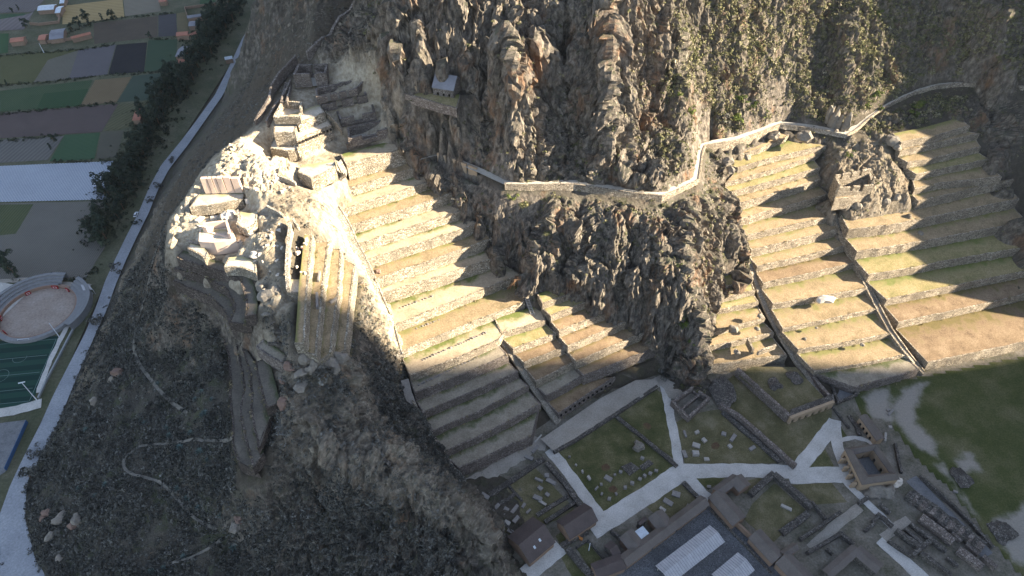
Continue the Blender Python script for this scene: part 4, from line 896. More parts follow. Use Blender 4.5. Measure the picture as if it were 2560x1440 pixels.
room('fourth lowest hall with a rounded end in the shaded row', [(873,346), (966,322), (958,300), (870,318)], 90.2, 86.0, .9, M_WALL_DK, {0: [(.3, .7, 2.0, 99)]}, floor=M_PATH)
wall_run('rough curving wall between the lowest hall and the tall flight', [(868,372,85),(910,356,85.4),(942,346,86),(965,336,87),(985,322,88)], 2.6, .9, M_WALL_DK)
room('small round-cornered hut ruin under the crag wall', [(930,180), (944,184), (953,168), (940,165)], 104.5, 101.2, .6, M_WALL_DK)
room('low rectangular cell ruin left of the summit house', [(702,252), (716,252), (726,210), (714,206)], 100.6, 98.4, .6, M_WALL_DK, {0: [(.2, .8, 0, 99)]})
room('ruined enclosure of smooth slabs at the cliff edge of the temple', [(508,566), (574,582), (565,551), (510,558)], 83.2, 80.2, .8, M_MONO, {0: [(.1, .9, .8, 99)]}, floor=M_PALE_G)
wall_run('crenellated wall climbing the ridge into the crag shadow', [(905,-8,119.5),(880,40,114.6),(852,62,112.2),(832,100,108.8),(800,120,107.4),(770,148,104.6)], 3.6, 1.2, M_WALL_DK, rough=.3, sink=2)
wall_run('long thin outer wall along the ridge edge beside the summit house', [(742,150,103.6),(702,192,101.4),(682,224,99.8),(676,256,97.6),(652,294,95),(640,314,93.4)], 2.4, .8, M_WALL_DK, sink=2.5)
wall_run('inner wall of the ridge passage left of the summit house', [(728,208,100.2),(712,244,98.4),(690,270,97.2),(668,312,94.6)], 1.8, .7, M_WALL_DK, sink=1.5)
wall_run('bright lane wall in front of the sunlit temple rooms', [(815,282,95.4),(850,320,91),(856,330,90)], 1.2, .7, M_WALL, sink=1.5)
wall_run('rubble wall beside the white strip platform', [(728,562,84.5),(722,620,82.5),(719,680,80.5),(722,728,78.4)], 1.6, 1.2, M_RUBBLE_P)
wall_run('thin wall along the grassy edge behind the strip platform', [(735,556,84.6),(748,574,83.6)], 1.8, .8, M_RUBBLE_P)
# fallen blocks on the temple rock
def scatter_blocks(label, poly, n, z, smin, smax, mat, group, flat=.6):
    us = [p[0] for p in poly]; vs = [p[1] for p in poly]; c = 0
    while c < n:
        u, v = random.uniform(min(us), max(us)), random.uniform(min(vs), max(vs)); ins = False
        for (x0, y0), (x1, y1) in zip(poly, poly[1:] + poly[:1]):
            if (y0 > v) != (y1 > v) and u < (x1 - x0) * (v - y0) / (y1 - y0) + x0: ins = not ins
        if not ins: continue
        p = ray(u, v) if z is None else P(u, v, z); l = random.uniform(smin, smax); mb = MB(); mb.box((0, 0, -.4), l, l * random.uniform(.45, .8), l * random.uniform(.35, flat) + .4, 0, .12 * l, .1 * l)
        o = mb.build('stone_block', mat); o.location = p; o.rotation_euler = (random.uniform(-.12, .12), random.uniform(-.12, .12), random.random() * 3.1); tag(o, label, 'stone block', group); c += 1
scatter_blocks('pale fallen stone block on the white temple ground', [(480,500),(600,482),(640,520),(640,600),(600,640),(480,560)], 34, None, 1.4, 3.6, M_BLOCK_P, 'fallen blocks on the temple ground')
scatter_blocks('pale stone lying in the dry grass of the temple slope', [(600,640),(700,540),(720,600),(712,700),(660,720)], 26, None, .9, 2.2, M_BLOCK_P, 'stones on the temple slope')
scatter_blocks('pale stone near the temple gate terraces', [(690,400),(740,440),(720,500),(660,440)], 16, None, .8, 2.0, M_BLOCK_P, 'stones by the temple gate')
scatter_blocks('loose stone on the dirt of the white strip platform', [(742,600),(770,600),(764,715),(740,720)], 8, 79.2, .8, 1.8, M_BLOCK_P, 'stones on the strip platform')
for k, (u, v, r, l) in enumerate(((668,742,(3.4,2.6,3.6),'big cracked grey outcrop rock at the shadow edge of the saddle'), (690,735,(2.2,3.0,3.2),'second outcrop rock split off beside the cracked one'), (655,722,(2.0,1.6,2.2),'smaller outcrop rock left of the cracked one'), (676,806,(1.6,1.0,.8),'flat dark stone in the pale dirt saddle'), (668,786,(1.6,.9,.8),'grey slab just under the cracked outcrop'), (694,830,(1.4,1.2,1.0),'stone at the lower rim of the pale saddle'), (627,798,(.9,.9,.8),'small round stone at the left of the pale saddle'), (636,640,(2.0,1.8,2.0),'leaning pale rock among the temple stones'), (612,655,(1.6,1.4,1.5),'pale rock at the upper rim of the curved terraces'))):
    boulder(l, ray(u, v), r, M_BOULD if k not in (7, 8) else M_BLOCK_P, 80 + k, .8)
for k, (u, v, r, l) in enumerate(((728,918,(2.7,2.2,2.4),'large rust red boulder on the spur crest'), (716,950,(2.6,2.0,2.2),'grey and rust boulder below the large red one'), (712,1010,(2.8,2.4,2.6),'lowest rust topped boulder of the crest group'), (757,930,(2.2,2.4,1.6),'cracked pale rock right of the red boulder'), (752,965,(2.0,2.4,1.6),'long cracked rock on the crest below the pale one'), (742,1030,(1.6,1.6,1.2),'bluish flat rock on the spur crest'))):
    boulder(l, ray(u, v), r, M_BOULD_R if k in (0, 1, 2) else M_BOULD, 100 + k, .85)
wall_run('dark low wall on top of the spur crest', [(928,1116,46.6),(944,1136,45.4),(975,1165,43.2)], 1.2, 1.0, M_RUBBLE)
wall_run('second short dark wall lower on the spur crest', [(1066,1208,37),(1082,1230,34.6)], 1.0, .9, M_RUBBLE)
wall_run('fenced wall line crossing the ledge below the saddle', [(670,860,68.4),(690,861,68.2),(722,861,67.8)], .9, .4, M_RUBBLE)
# slotted rows of stones on the ribbon terraces
wall_run('short dark wall stub on the upper ribbon terrace', [(800,682,74.8),(796,705,74.8)], 1.0, .6, M_BLOCK)
wall_run('longer dark wall stub on the upper ribbon terrace at the shadow edge', [(793,735,74.8),(794,772,74.8)], 1.1, .8, M_BLOCK)
wall_run('broken cross wall on the middle ribbon terrace', [(826,759,70.2),(842,748,70.2)], .9, .6, M_BLOCK)

room('tiny sunken cell with dark openings below the wall tiers', [(683,410), (716,412), (717,396), (686,393)], 89.6, 87.6, .6, M_ADOBE_Y, {0: [(.3, .7, .5, 99)]})
wall_run('ragged white wall along the western cliff edge of the temple', [(474,500,82.2),(472,525,81),(476,552,79)], 1.8, 1.6, M_RUBBLE_P, rough=.4)
wall_run('pale wall from the slabs toward the summit slope', [(612,474,86.5),(640,480,86.2),(664,486,86)], 1.6, 1.0, M_RUBBLE_P, rough=.25)
wall_run('bright broken wall in front of the ruined enclosure', [(596,535,82.3),(604,556,81),(600,580,80.4)], 2.4, 1.2, M_RUBBLE_P, rough=.3)
wall_run('low pale wall at the head of the grassy temple slope', [(668,520,85.2),(690,530,84.8),(712,545,84.4)], 1.2, .8, M_RUBBLE_P, rough=.25)
wall_run('pale wall below the slotted cell on the temple slope', [(690,440,88.6),(716,452,87.6),(740,462,86.4)], 1.4, .9, M_RUBBLE_P, rough=.25)
wall_run('rough pale wall along the upper rim of the curved terraces', [(470,606,76.6),(500,616,76.2)], 1.2, .9, M_RUBBLE_P, rough=.25)
for k, (u, v, r) in enumerate(((768,902,2.6),(792,912,3.0),(822,910,2.8),(850,900,2.6),(780,925,2.2),(838,922,2.4),(862,885,2.0))):
    boulder('grey weathered rock where the ribbon terraces end', ray(u, v), (r, r * .8, r * 1.1), M_BOULD, 180 + k, .9, group='rocks at the foot of the ribbon terraces', cat='rock', name='weathered_rock', rz=k)
# ------------------------------------------------------------------ plaza ground, lawns, paths
M_EARTH = ground_mat('plaza_earth', [(.085, .085, .05), (.18, .16, .125), (.28, .25, .205)], .12, 1.2)
M_LAWN = ground_mat('lawn', [(.045, .056, .02), (.10, .098, .042), (.21, .18, .105)], .11, 1.8, .05)
M_LAWN2 = ground_mat('lawn_dry', [(.07, .07, .032), (.135, .12, .062), (.23, .195, .125)], .12, 1.8, .05)
M_FIELD_G = ground_mat('big_lawn', [(.04, .058, .015), (.09, .098, .032), (.20, .175, .105)], .05, 1.2, .05)
M_CEMENT = ground_mat('pale_paving', [(.40, .375, .335), (.52, .495, .45), (.61, .585, .54)], .15, 2.2, .03)
M_SANDP = ground_mat('sandy_path', [(.27, .24, .195), (.345, .31, .26), (.41, .375, .32)], .12, 1.8, .05)
M_COBBLE = stone_mat('cobbles', (.15, .152, .158), (.205, .207, .213), (.26, .262, .268), 2.4, 1, .06)
M_CHANNEL = ground_mat('channel_gravel', [(.13, .13, .13), (.19, .19, .19), (.25, .245, .24)], .2, 2)
M_RUST = ground_mat('rusty_soil', [(.07, .05, .03), (.12, .075, .045), (.13, .11, .05)], .4, 2)
M_BIGLAWN = ground_mat('big_lawn_turf', [(.04, .055, .016), (.085, .092, .034), (.17, .15, .085)], .05, 1.4, .05, grad='gr', gcol=(.31, .28, .235))
def big_lawn():
    poly = [(p.x, p.y) for p in PP([(2130,985),(2222,955),(2330,934),(2560,889),(2700,866),(2900,1100),(2800,1500),(2560,1460),(2470,1350),(2380,1236),(2290,1150),(2220,1056),(2150,1050)])]
    bare = [[(p.x, p.y) for p in PP(q)] for q in ([(2140,985),(2222,962),(2236,1000),(2232,1060),(2180,1050)], [(2224,1000),(2290,950),(2340,950),(2300,985),(2296,1060),(2340,1110),(2352,1150),(2290,1130),(2240,1060)], [(2330,1160),(2360,1150),(2420,1240),(2450,1290),(2420,1280),(2370,1210)], [(2480,1300),(2560,1250),(2660,1300),(2660,1440),(2530,1400)], [(2380,1150),(2430,1140),(2450,1170),(2410,1190)], [(2280,1180),(2330,1170),(2440,1330),(2400,1320)])]
    def sdist(pl, X, Y):
        ins = np.zeros(X.shape, bool); dd = np.full(X.shape, 1e9)
        for (x0, y0), (x1, y1) in zip(pl, pl[1:] + pl[:1]):
            c = ((y0 > Y) != (y1 > Y)) & (X < (x1 - x0) * (Y - y0) / ((y1 - y0) or 1e-9) + x0); ins ^= c
            t = np.clip(((X - x0) * (x1 - x0) + (Y - y0) * (y1 - y0)) / ((x1 - x0) ** 2 + (y1 - y0) ** 2), 0, 1); dd = np.minimum(dd, np.hypot(X - x0 - t * (x1 - x0), Y - y0 - t * (y1 - y0)))
        return np.where(ins, dd, -dd)
    xs = np.arange(min(p[0] for p in poly), max(p[0] for p in poly), 1.6); ys = np.arange(min(p[1] for p in poly), max(p[1] for p in poly), 1.6); X, Y = np.meshgrid(xs, ys)
    g = np.max([sdist(b, X, Y) for b in bare], axis=0) / 9 + .62; ins = sdist(poly, X, Y) > 0; idx = np.arange(X.size).reshape(X.shape)
    F = np.stack([idx[:-1, :-1], idx[:-1, 1:], idx[1:, 1:], idx[1:, :-1]], -1)[ins[:-1, :-1] & ins[1:, 1:]]
    tag(npmesh('lawn', np.stack([X, Y, np.full(X.shape, .02)], -1).reshape(-1, 3), F, M_BIGLAWN, {'gr': g.ravel()}), kind='structure')
def plaza():
    mb = MB(); xs = np.arange(-30, 361, 30); ys = np.arange(55, 216, 20)
    mb.grid([[Vector((x, y, -.12)) for x in xs] for y in ys]); tag(mb.build('plaza_ground', M_EARTH), kind='structure')
    L = 0.0
    for k, (px, m) in enumerate(((((1386,1137),(1440,1106),(1535,1044),(1612,1104),(1690,1166),(1600,1226),(1506,1282),(1440,1204)), M_LAWN), (((1546,1038),(1636,972),(1656,984),(1690,1150),(1640,1116)), M_LAWN), (((1690,1056),(1730,1036),(1796,1022),(1880,1092),(1945,1158),(1712,1162)), M_LAWN2), (((1776,988),(1838,934),(1960,1056),(2078,1012),(2080,1046),(1988,1166),(1900,1092),(1812,1014)), M_LAWN2), (((2024,1170),(2062,1122),(2087,1169)), M_LAWN), (((1734,1190),(1822,1188),(1770,1226)), M_LAWN), (((1618,1268),(1706,1206),(1752,1258),(1676,1316)), M_LAWN2), (((1980,1212),(2080,1206),(2118,1256),(2040,1262)), M_LAWN2), (((2098,1058),(2120,1096),(2100,1100)), M_LAWN), (((1800,1220),(1925,1186),(1870,1236)), M_LAWN2), (((1880,1260),(1936,1206),(2016,1276),(1960,1330),(1930,1360),(1860,1300)), M_LAWN2), (((1180,1270),(1330,1160),(1440,1275),(1290,1350)), M_LAWN2), (((1440,1372),(1468,1356),(1508,1402),(1478,1424)), M_LAWN), (((1400,1390),(1430,1376),(1500,1450),(1440,1460)), M_LAWN), (((1388,1340),(1404,1330),(1416,1350),(1400,1364)), M_LAWN))):
        patch_sheet('lawn', px, m, 0, .02 + .004 * (k % 3), .22)
    big_lawn()
    for _k, (u, v) in enumerate(((1514,1168),(1532,1223),(1618,1066),(1788,1114))): patch_sheet('bare_ground', [(u-11,v-4),(u+3,v-10),(u+12,v),(u+4,v+9),(u-10,v+6)], M_RUST, 0, .06, .5)
    P_ = 'path'
    stroke(P_, [(1372,1124),(1400,1154),(1498,1288)], 4.6, M_CEMENT, .06); stroke(P_, [(1478,1326),(1600,1250),(1702,1180)], 7.4, M_CEMENT, .064)
    stroke(P_, [(1702,1190),(1684,1080),(1668,1000),(1660,962)], 3.8, M_CEMENT, .068); stroke(P_, [(1698,1178),(1850,1176),(1990,1180)], 6.2, M_CEMENT, .072)
    stroke(P_, [(1970,1190),(2060,1187),(2140,1186)], 7.0, M_CEMENT, .076); stroke(P_, [(1976,1192),(2040,1118),(2088,1054)], 5.6, M_CEMENT, .08)
    stroke(P_, [(2088,1050),(2092,1110),(2124,1200)], 4.6, M_CEMENT, .084); stroke(P_, [(2092,1101),(2136,1094),(2162,1098),(2182,1112)], 1.9, M_CEMENT, .088)
    stroke(P_, [(1716,1186),(1752,1230),(1788,1256)], 4.4, M_CEMENT, .092); stroke(P_, [(2110,1196),(2128,1220),(2180,1268),(2232,1318)], 3.0, M_CEMENT, .096)
    stroke(P_, [(2026,1372),(2080,1322),(2150,1268)], 3.6, M_SANDP, .06); stroke(P_, [(2200,1348),(2250,1392),(2310,1450)], 5.2, M_CEMENT, .06); stroke(P_, [(2208,1346),(2240,1318),(2272,1298)], 3.4, M_SANDP, .07)
    stroke(P_, [(1800,1236),(1850,1196),(1860,1184)], 2.6, M_CEMENT, .1); stroke(P_, [(1310,1440),(1360,1404),(1402,1366)], 6.0, M_CEMENT, .1)
    stroke(P_, [(1176,1216),(1262,1160),(1340,1106),(1366,1112)], 6.5, M_SANDP, .05, wob=.7); stroke(P_, [(2278,1196),(2330,1250),(2400,1320),(2470,1390)], 5.5, M_CHANNEL, .06)
    # raised sandy terrace between the niched wall and the lawn
    sheet('path', [(1352,1098),(1410,1058),(1500,996),(1590,950),(1640,948),(1650,966),(1600,996),(1536,1036),(1386,1130)], M_SANDP, 1.6)
    sheet('path', [(1630,948),(1650,938),(1690,960),(1712,988),(1700,1000),(1672,996),(1660,972)], M_SANDP, 0, .12)
    sheet('courtyard', [(1500,1440),(1590,1396),(1780,1262),(1800,1262),(1960,1420),(1990,1450),(1900,1520),(1560,1520)], M_COBBLE, 0, .04)
    wall_run('thick retaining wall holding the sandy strip above the big lawn', [(1384,1134,0),(1440,1103,0),(1536,1041,0),(1642,970,0)], 1.75, 1.2, M_RUBBLE)
plaza()
# ------------------------------------------------------------------ plaza walls and ruins
wall_run('rubble wall along the path beside the big lawn', [(1366,1160),(1412,1212),(1456,1276)], 1.5, 2.0, M_RUBBLE)
wall_run('low crumbling wall dividing the big lawn from the triangular lawn', [(1541,1044),(1612,1100),(1692,1168)], 1.0, 1.6, M_RUBBLE)
wall_run('tall slanting wall with rubble footing across the plaza', [(1798,1018),(1850,1052),(1900,1096),(1985,1172)], 3.0, 1.6, M_WALL_DK)
wall_run('rubble footing heaped along the slanting wall', [(1806,1032),(1850,1072),(1900,1112),(1948,1156)], 1.0, 2.0, M_RUBBLE, rough=.3)
wall_run('tall side wall of the high enclosure left of the doorway row', [(1838,937),(1890,985),(1966,1054)], 5.0, 1.4, M_WALL_DK)
wall_run('long wall closing the right side of the high enclosure', [(2004,922),(2040,968),(2078,1012)], 3.5, 1.4, M_WALL_DK)
def doorway_front():
    a, b = P(1968,1058), P(2076,1018); root = empty('doorway_row', a.lerp(b, .5), 'ochre front wall with six dark doorways below the high enclosure', 'wall')
    m = MB(); wall_mesh(m, a, b, -.5, 4.6, 1.2, [(.05 + .155 * k, .12 + .155 * k, .2, 3.2) for k in range(6)], .05); m.build('front_wall', M_ADOBE_Y, root)
    n = Vector((0.3, .95, 0)); m = MB(); m.quad(a + n * 2.2 - Vector((0, 0, .4)), b + n * 2.2 - Vector((0, 0, .4)), b + n * 2.2 + Vector((0, 0, 4.4)), a + n * 2.2 + Vector((0, 0, 4.4))); m.build('back_wall', M_SHADE, root)  # near-black back wall paints the shade behind the doorways
    m = MB(); m.quad(*[p + Vector((0, 0, 4.45)) for p in (a + n * .6, b + n * .6, b + n * 4.2, a + n * 4.2)]); m.quad(*[p + Vector((0, 0, 4.2)) for p in (a + n * .6, b + n * .6, b + n * 4.2, a + n * 4.2)]); m.build('roof_slab', M_RUBBLE, root)
doorway_front()
sheet('lawn', [(1846,940),(1880,916),(1990,918),(2068,1002),(1972,1040)], M_LAWN2, 3.2)
room('small double-chambered ruin beside the path fork', [(1682,1004), (1722,1042), (1772,994), (1732,968)], 3.2, 0, 1.2, M_WALL_DK, {2: [(.55, .9, .5, 99)]}, inner=[(0, .5, 2, .5)], floor=M_EARTH)
room('half-roofed sunken enclosure at the foot of the wide flight', [(2080,962), (2096,1004), (2142,985), (2122,940)], 1.6, -.2, 1.0, M_RUBBLE, floor=M_CHANNEL)
for k, (u, v, r, l) in enumerate(((1935,962,3.0,'oval mound of stacked stones left inside the high enclosure'), (1985,944,2.8,'round mound of stacked stones nearer the stairway in the high enclosure'), (2404,1196,3.6,'round mound of stones on the right lawn'), (2506,1332,4.0,'round stone mound at the lower right edge of the lawn'), (1806,988,4.2,'big spread of heaped rubble below the crag nose'))):
    z = 3.2 if k < 2 else 0; p = P(u, v, z); o = boulder(l, p, (r, r * (1.1 if k < 4 else 1.7), r * .35), M_RUBBLE, 140 + k, .8, 'stone mound', 'stone_mound', sub=3)
RUIN = [('long rubble wall running from the doorway path to the grid of ruins', [(1932,1190),(1980,1232),(2026,1276)], 2.4, 2.2), ('rubble wall from the tiled wing up to the path steps', [(1874,1240),(1904,1212),(1932,1188)], 2.0, 2.4), ('leaning grey wall ending near the ruin grid', [(2027,1258),(2044,1278),(2062,1302)], 1.8, 1.0), ('broad tumbled wall at the lower edge of the ruined court', [(1952,1334),(1990,1308),(2020,1284)], 1.2, 2.6), ('straight wall along the upper side of the sunken lane', [(1998,1352),(2050,1318),(2098,1284)], 2.2, 1.2), ('wall along the lower side of the sunken lane', [(2016,1386),(2060,1360),(2098,1338)], 2.0, 1.3), ('corner wall turning down from the sunken lane', [(2098,1336),(2132,1364)], 2.0, 1.4), ('rubble wall in the middle of the lower ruin yard', [(2064,1374),(2080,1388)], 1.2, 1.0),
 ('outer wall beside the narrow paved lane', [(2190,1286),(2210,1302),(2229,1320)], 1.6, 1.4), ('short ruin wall left of the lane', [(2178,1306),(2196,1292)], 1.2, 1.0), ('wall stump near the paved lane head', [(2144,1262),(2168,1246)], 1.4, 1.4), ('wall stump beside the dark pool stones', [(2196,1262),(2222,1286)], 1.6, 1.2),
 ('first long ruin wall right of the wide pale path', [(2236,1330),(2264,1350),(2294,1372)], 2.2, 1.8), ('second long ruin wall with a dark passage beside it', [(2258,1326),(2280,1346),(2303,1366)], 2.0, 1.4), ('third long ruin wall, knee high', [(2272,1312),(2316,1346),(2362,1382)], 2.0, 1.5), ('broad brown-topped wall in the ruin grid', [(2297,1298),(2340,1330),(2378,1360)], 2.4, 3.2), ('lower brown-topped wall in the ruin grid', [(2391,1378),(2420,1400),(2450,1424)], 2.2, 3.0), ('wall across the lower end of the long chambers', [(2277,1391),(2300,1372),(2324,1354)], 2.0, 1.6), ('wall from the pale path edge to the cross wall', [(2218,1354),(2246,1374),(2274,1392)], 1.4, 1.2), ('last long wall at the bottom of the ruin grid', [(2298,1386),(2334,1414),(2372,1444)], 2.2, 1.6), ('short wall beside the bottom ruin yard', [(2364,1396),(2392,1418)], 1.4, 1.4), ('parallel stub wall near the gravel channel', [(2284,1258),(2308,1278)], 2.0, 1.6), ('middle stub wall parallel to the gravel channel', [(2318,1284),(2336,1298)], 2.0, 2.2), ('next stub wall parallel to the gravel channel', [(2342,1304),(2368,1326)], 2.0, 2.2), ('low stub wall nearest the lower right corner', [(2376,1334),(2402,1354)], 1.8, 2.2), ('far stub wall close to the channel end', [(2412,1362),(2444,1388)], 1.8, 2.0), ('wall stub at the bottom edge near the channel', [(2452,1394),(2486,1424)], 1.8, 2.0), ('wall fragment by the lane corner stones', [(2160,1330),(2184,1312)], 1.2, 1.2), ('retaining bank wall along the far side of the gravel channel', [(2296,1192),(2350,1240),(2420,1306),(2480,1372)], 1.6, 1.0), ('thin wall along the upper path of the doorway court', [(2076,1014),(2096,1040),(2122,1072)], 1.0, .8), ('double low wall beside the narrow paved strip', [(2122,1040),(2140,1068),(2148,1090)], .9, 1.6), ('mossy wall beside the slate gully', [(2236,1112),(2244,1150),(2252,1184)], 1.4, 1.0),
 ('wall closing the left ruin garden beside the spur foot', [(1224,1268),(1262,1310),(1290,1346)], .8, .8), ('line of tumbled stones bounding the left ruin garden', [(1224,1240),(1290,1196),(1360,1148)], 1.0, 2.2), ('second tumbled line inside the left ruin garden', [(1282,1200),(1322,1176),(1352,1156)], 1.0, 1.6), ('low cross wall in the left ruin garden', [(1268,1212),(1290,1236),(1306,1254)], .7, 1.0), ('low wall joining the cross wall in the left garden', [(1250,1260),(1272,1248),(1290,1234)], .7, 1.4), ('upper of two long low walls beside the dark-roofed houses', [(1342,1290),(1380,1266),(1420,1242)], .8, 1.6), ('lower of two long low walls beside the dark-roofed houses', [(1362,1308),(1400,1282),(1440,1256)], .9, 1.6), ('garden wall left of the small lawn court', [(1418,1374),(1450,1412),(1480,1444)], 1.6, 2.4), ('thin wall around the small lawn court', [(1440,1372),(1470,1352),(1512,1402)], .8, .6), ('rubble wall leading from the small house to the gate', [(1402,1366),(1440,1346),(1470,1330)], 1.0, 1.8), ('short rubble wall beside the lawn triangle', [(1706,1208),(1726,1228),(1748,1250)], 1.2, 1.6), ('white-topped short wall by the plaza gate', [(1526,1330),(1552,1352),(1580,1372)], 2.4, 1.0)]
for l, pts, h, th in RUIN: wall_run(l, pts, h, th, M_RUBBLE if 'brown' not in l and 'stub' not in l else M_WALL_DK, rough=.22)
def toothed():
    A, B = P(2276, 1234), P(2458, 1366); d = (B - A).normalized(); n = Vector((d.y, -d.x, 0)); L = (B - A).length; root = empty('chambered_wall', A.lerp(B, .5), 'long ruin wall with a row of small dark chambers beside the gravel channel', 'ruin')
    m = MB(); wall_mesh(m, A - n * -.0, B, -.3, 2.8, 1.2, (), .3); m.build('long_wall', M_RUBBLE, root)
    for k in range(16):
        p = A + d * L * (k + .3) / 16; m = MB(); wall_mesh(m, p + n * .6, p + n * 4.2, -.3, 2.5, 1.6 if k % 3 else 2.6, (), .25); m.build('cross_wall', M_WALL_DK if k % 2 else M_RUBBLE, root)
toothed()
M_BLOCK_PG = plain_mat('weathered_pale_block', (.36, .33, .29), .35, 1.0, bd=.08)
def split_pool():
    p = P(2200, 1228); 
    for k, (u, v, r, l) in enumerate(((2190,1228,(4.2,3.4,2.6),'big split grey boulder built into the ruins'), (2216,1234,(3.0,2.6,2.8),'second half of the split grey boulder'), (2232,1206,(3.0,2.0,2.0),'pale slab of rock at the corner of the courtyard building'))): boulder(l, P(u, v), r, M_BLOCK_P if k == 2 else M_BOULD, 160 + k, .7, sub=3)
split_pool()
# ------------------------------------------------------------------ houses of the plaza
gable('dark steep-roofed house with two skylights by the spur foot', [(1300,1361),(1362,1310)], [(1320,1412),(1389,1359)], 8.2, 4.0, 0, M_THATCH_D, M_ADOBE, .6, skylights=[(-.25, .55, .8), (.25, .45, .8)], name='gabled_house')
gable('smaller dark-roofed house beside the corner of the big lawn', [(1410,1316),(1479,1270)], [(1424,1351),(1496,1302)], 7.2, 3.8, 0, M_THATCH_D, M_ADOBE, .6, name='gabled_house')
gable('very long thatched range along the upper side of the cobbled court', [(1557,1401),(1763,1247)], [(1566,1413),(1780,1266)], 5.6, 3.8, 0, M_THATCH, M_ADOBE, .7, name='long_range', doors=[(1, .3, .33, 0, 2.4), (1, .6, .63, 0, 2.4)])
gable('thatched cross wing beside the white tin roof', [(1566,1330),(1596,1366)], [(1580,1322),(1612,1358)], 5.4, 3.8, 0, M_THATCH, M_ADOBE, .5, name='cross_wing')
gable('thatched cross wing between the tin roof and the small lawn', [(1640,1281),(1668,1316)], [(1654,1272),(1683,1307)], 5.4, 3.8, 0, M_THATCH, M_ADOBE, .5, name='cross_wing')
gable('lower thatched range running off the bottom edge', [(1480,1428),(1554,1400)], [(1500,1450),(1570,1418)], 5.0, 3.6, 0, M_THATCH_D, M_ADOBE, .5, name='low_range')
gable('small ridge-roofed shed facing the plaza', [(1596,1308),(1614,1294)], [(1600,1314),(1620,1300)], 4.6, 3.6, 0, M_THATCH_D, M_RUBBLE, .3, name='shed')
gable('round-shouldered thatched hut by the garden wall', [(1524,1376),(1540,1364)], [(1536,1398),(1556,1384)], 5.0, 3.0, 0, M_THATCH_D, M_RUBBLE, .3, name='hut')
gable('long white sheet-roofed hall in the cobbled court', [(1655,1437),(1794,1331)], [(1680,1458),(1812,1355)], 5.2, 4.0, 0, M_TENT, M_ADOBE, .5, name='white_hall', ribs=26, open_sides=True)
gable('shorter white sheet-roofed hall at the bottom edge', [(1800,1457),(1866,1401)], [(1822,1480),(1888,1426)], 5.2, 4.0, 0, M_TENT, M_ADOBE, .5, name='white_hall', ribs=14, open_sides=True)
gable('thatched wing at the head of the walled garden', [(1790,1229),(1842,1191)], [(1800,1242),(1852,1204)], 5.4, 3.8, 0, M_THATCH, M_ADOBE, .5, name='garden_wing')
gable('short thatched wing turning back toward the rubble wall', [(1842,1191),(1866,1218)], [(1852,1184),(1876,1211)], 5.5, 3.8, 0, M_THATCH, M_ADOBE, .5, name='garden_wing')
gable('thatched wing sloping down along the garden side of the court', [(1790,1229),(1852,1300)], [(1802,1222),(1866,1292)], 5.6, 3.8, 0, M_THATCH, M_ADOBE, .5, name='garden_wing')
gable('separate thatched shed farther down the garden wall', [(1888,1330),(1948,1394)], [(1900,1322),(1962,1386)], 4.8, 3.4, 0, M_THATCH, M_ADOBE, .5, name='garden_shed')
gable('wide thatched range at the bottom of the ruined court', [(1958,1388),(2030,1462)], [(1972,1380),(2046,1452)], 5.4, 3.6, 0, M_THATCH, M_ADOBE, .5, name='court_range')
gable('short thatched return at the bottom court corner', [(1956,1386),(1990,1362)], [(1966,1396),(2000,1372)], 5.3, 3.6, 0, M_THATCH, M_ADOBE, .5, name='court_range')
gable('flat-pitched thatched range right of the lower ruin yard', [(2066,1436),(2142,1370)], [(2078,1448),(2152,1382)], 4.2, 3.2, 0, M_THATCH, M_RUBBLE, .5, name='yard_range')
gable('slender thatched range continuing toward the bottom edge', [(2142,1372),(2200,1420)], [(2150,1364),(2210,1412)], 4.0, 3.2, 0, M_THATCH, M_RUBBLE, .4, name='yard_range')
gable('narrow thatched building with ochre pillars above the courtyard house', [(2160,1036),(2204,1096)], [(2146,1042),(2192,1104)], 4.8, 3.6, 0, M_THATCH, M_ADOBE_Y, .5, name='pillared_range', doors=[(1, .1 + .2 * k, .2 + .2 * k, 0, 2.6) for k in range(4)])
wall_run('long reddish wall between the cobbled court and the garden', [(1786,1264),(1860,1334),(1958,1424)], 3.0, .8, M_ADOBE)
wall_run('low planted kerb wall along the right of the cobbled court', [(1776,1276),(1850,1352),(1930,1436)], .7, .8, M_RUBBLE)
def tin_roof():
    z = 3.9; root = empty('tin_roof', P(1604, 1333, 0), 'white corrugated tin roof over a corner of the small yard', 'roof'); c = PP([(1585,1330),(1607,1315),(1624,1335),(1601,1351)], z)
    m = MB(); m.prism(c, .15); m.build('sheet', M_TIN, root)
    for p in c: m = MB(); m.tube((p.x, p.y, -.2), (p.x, p.y, z), .1); m.build('post', M_WOOD, root)
tin_roof()
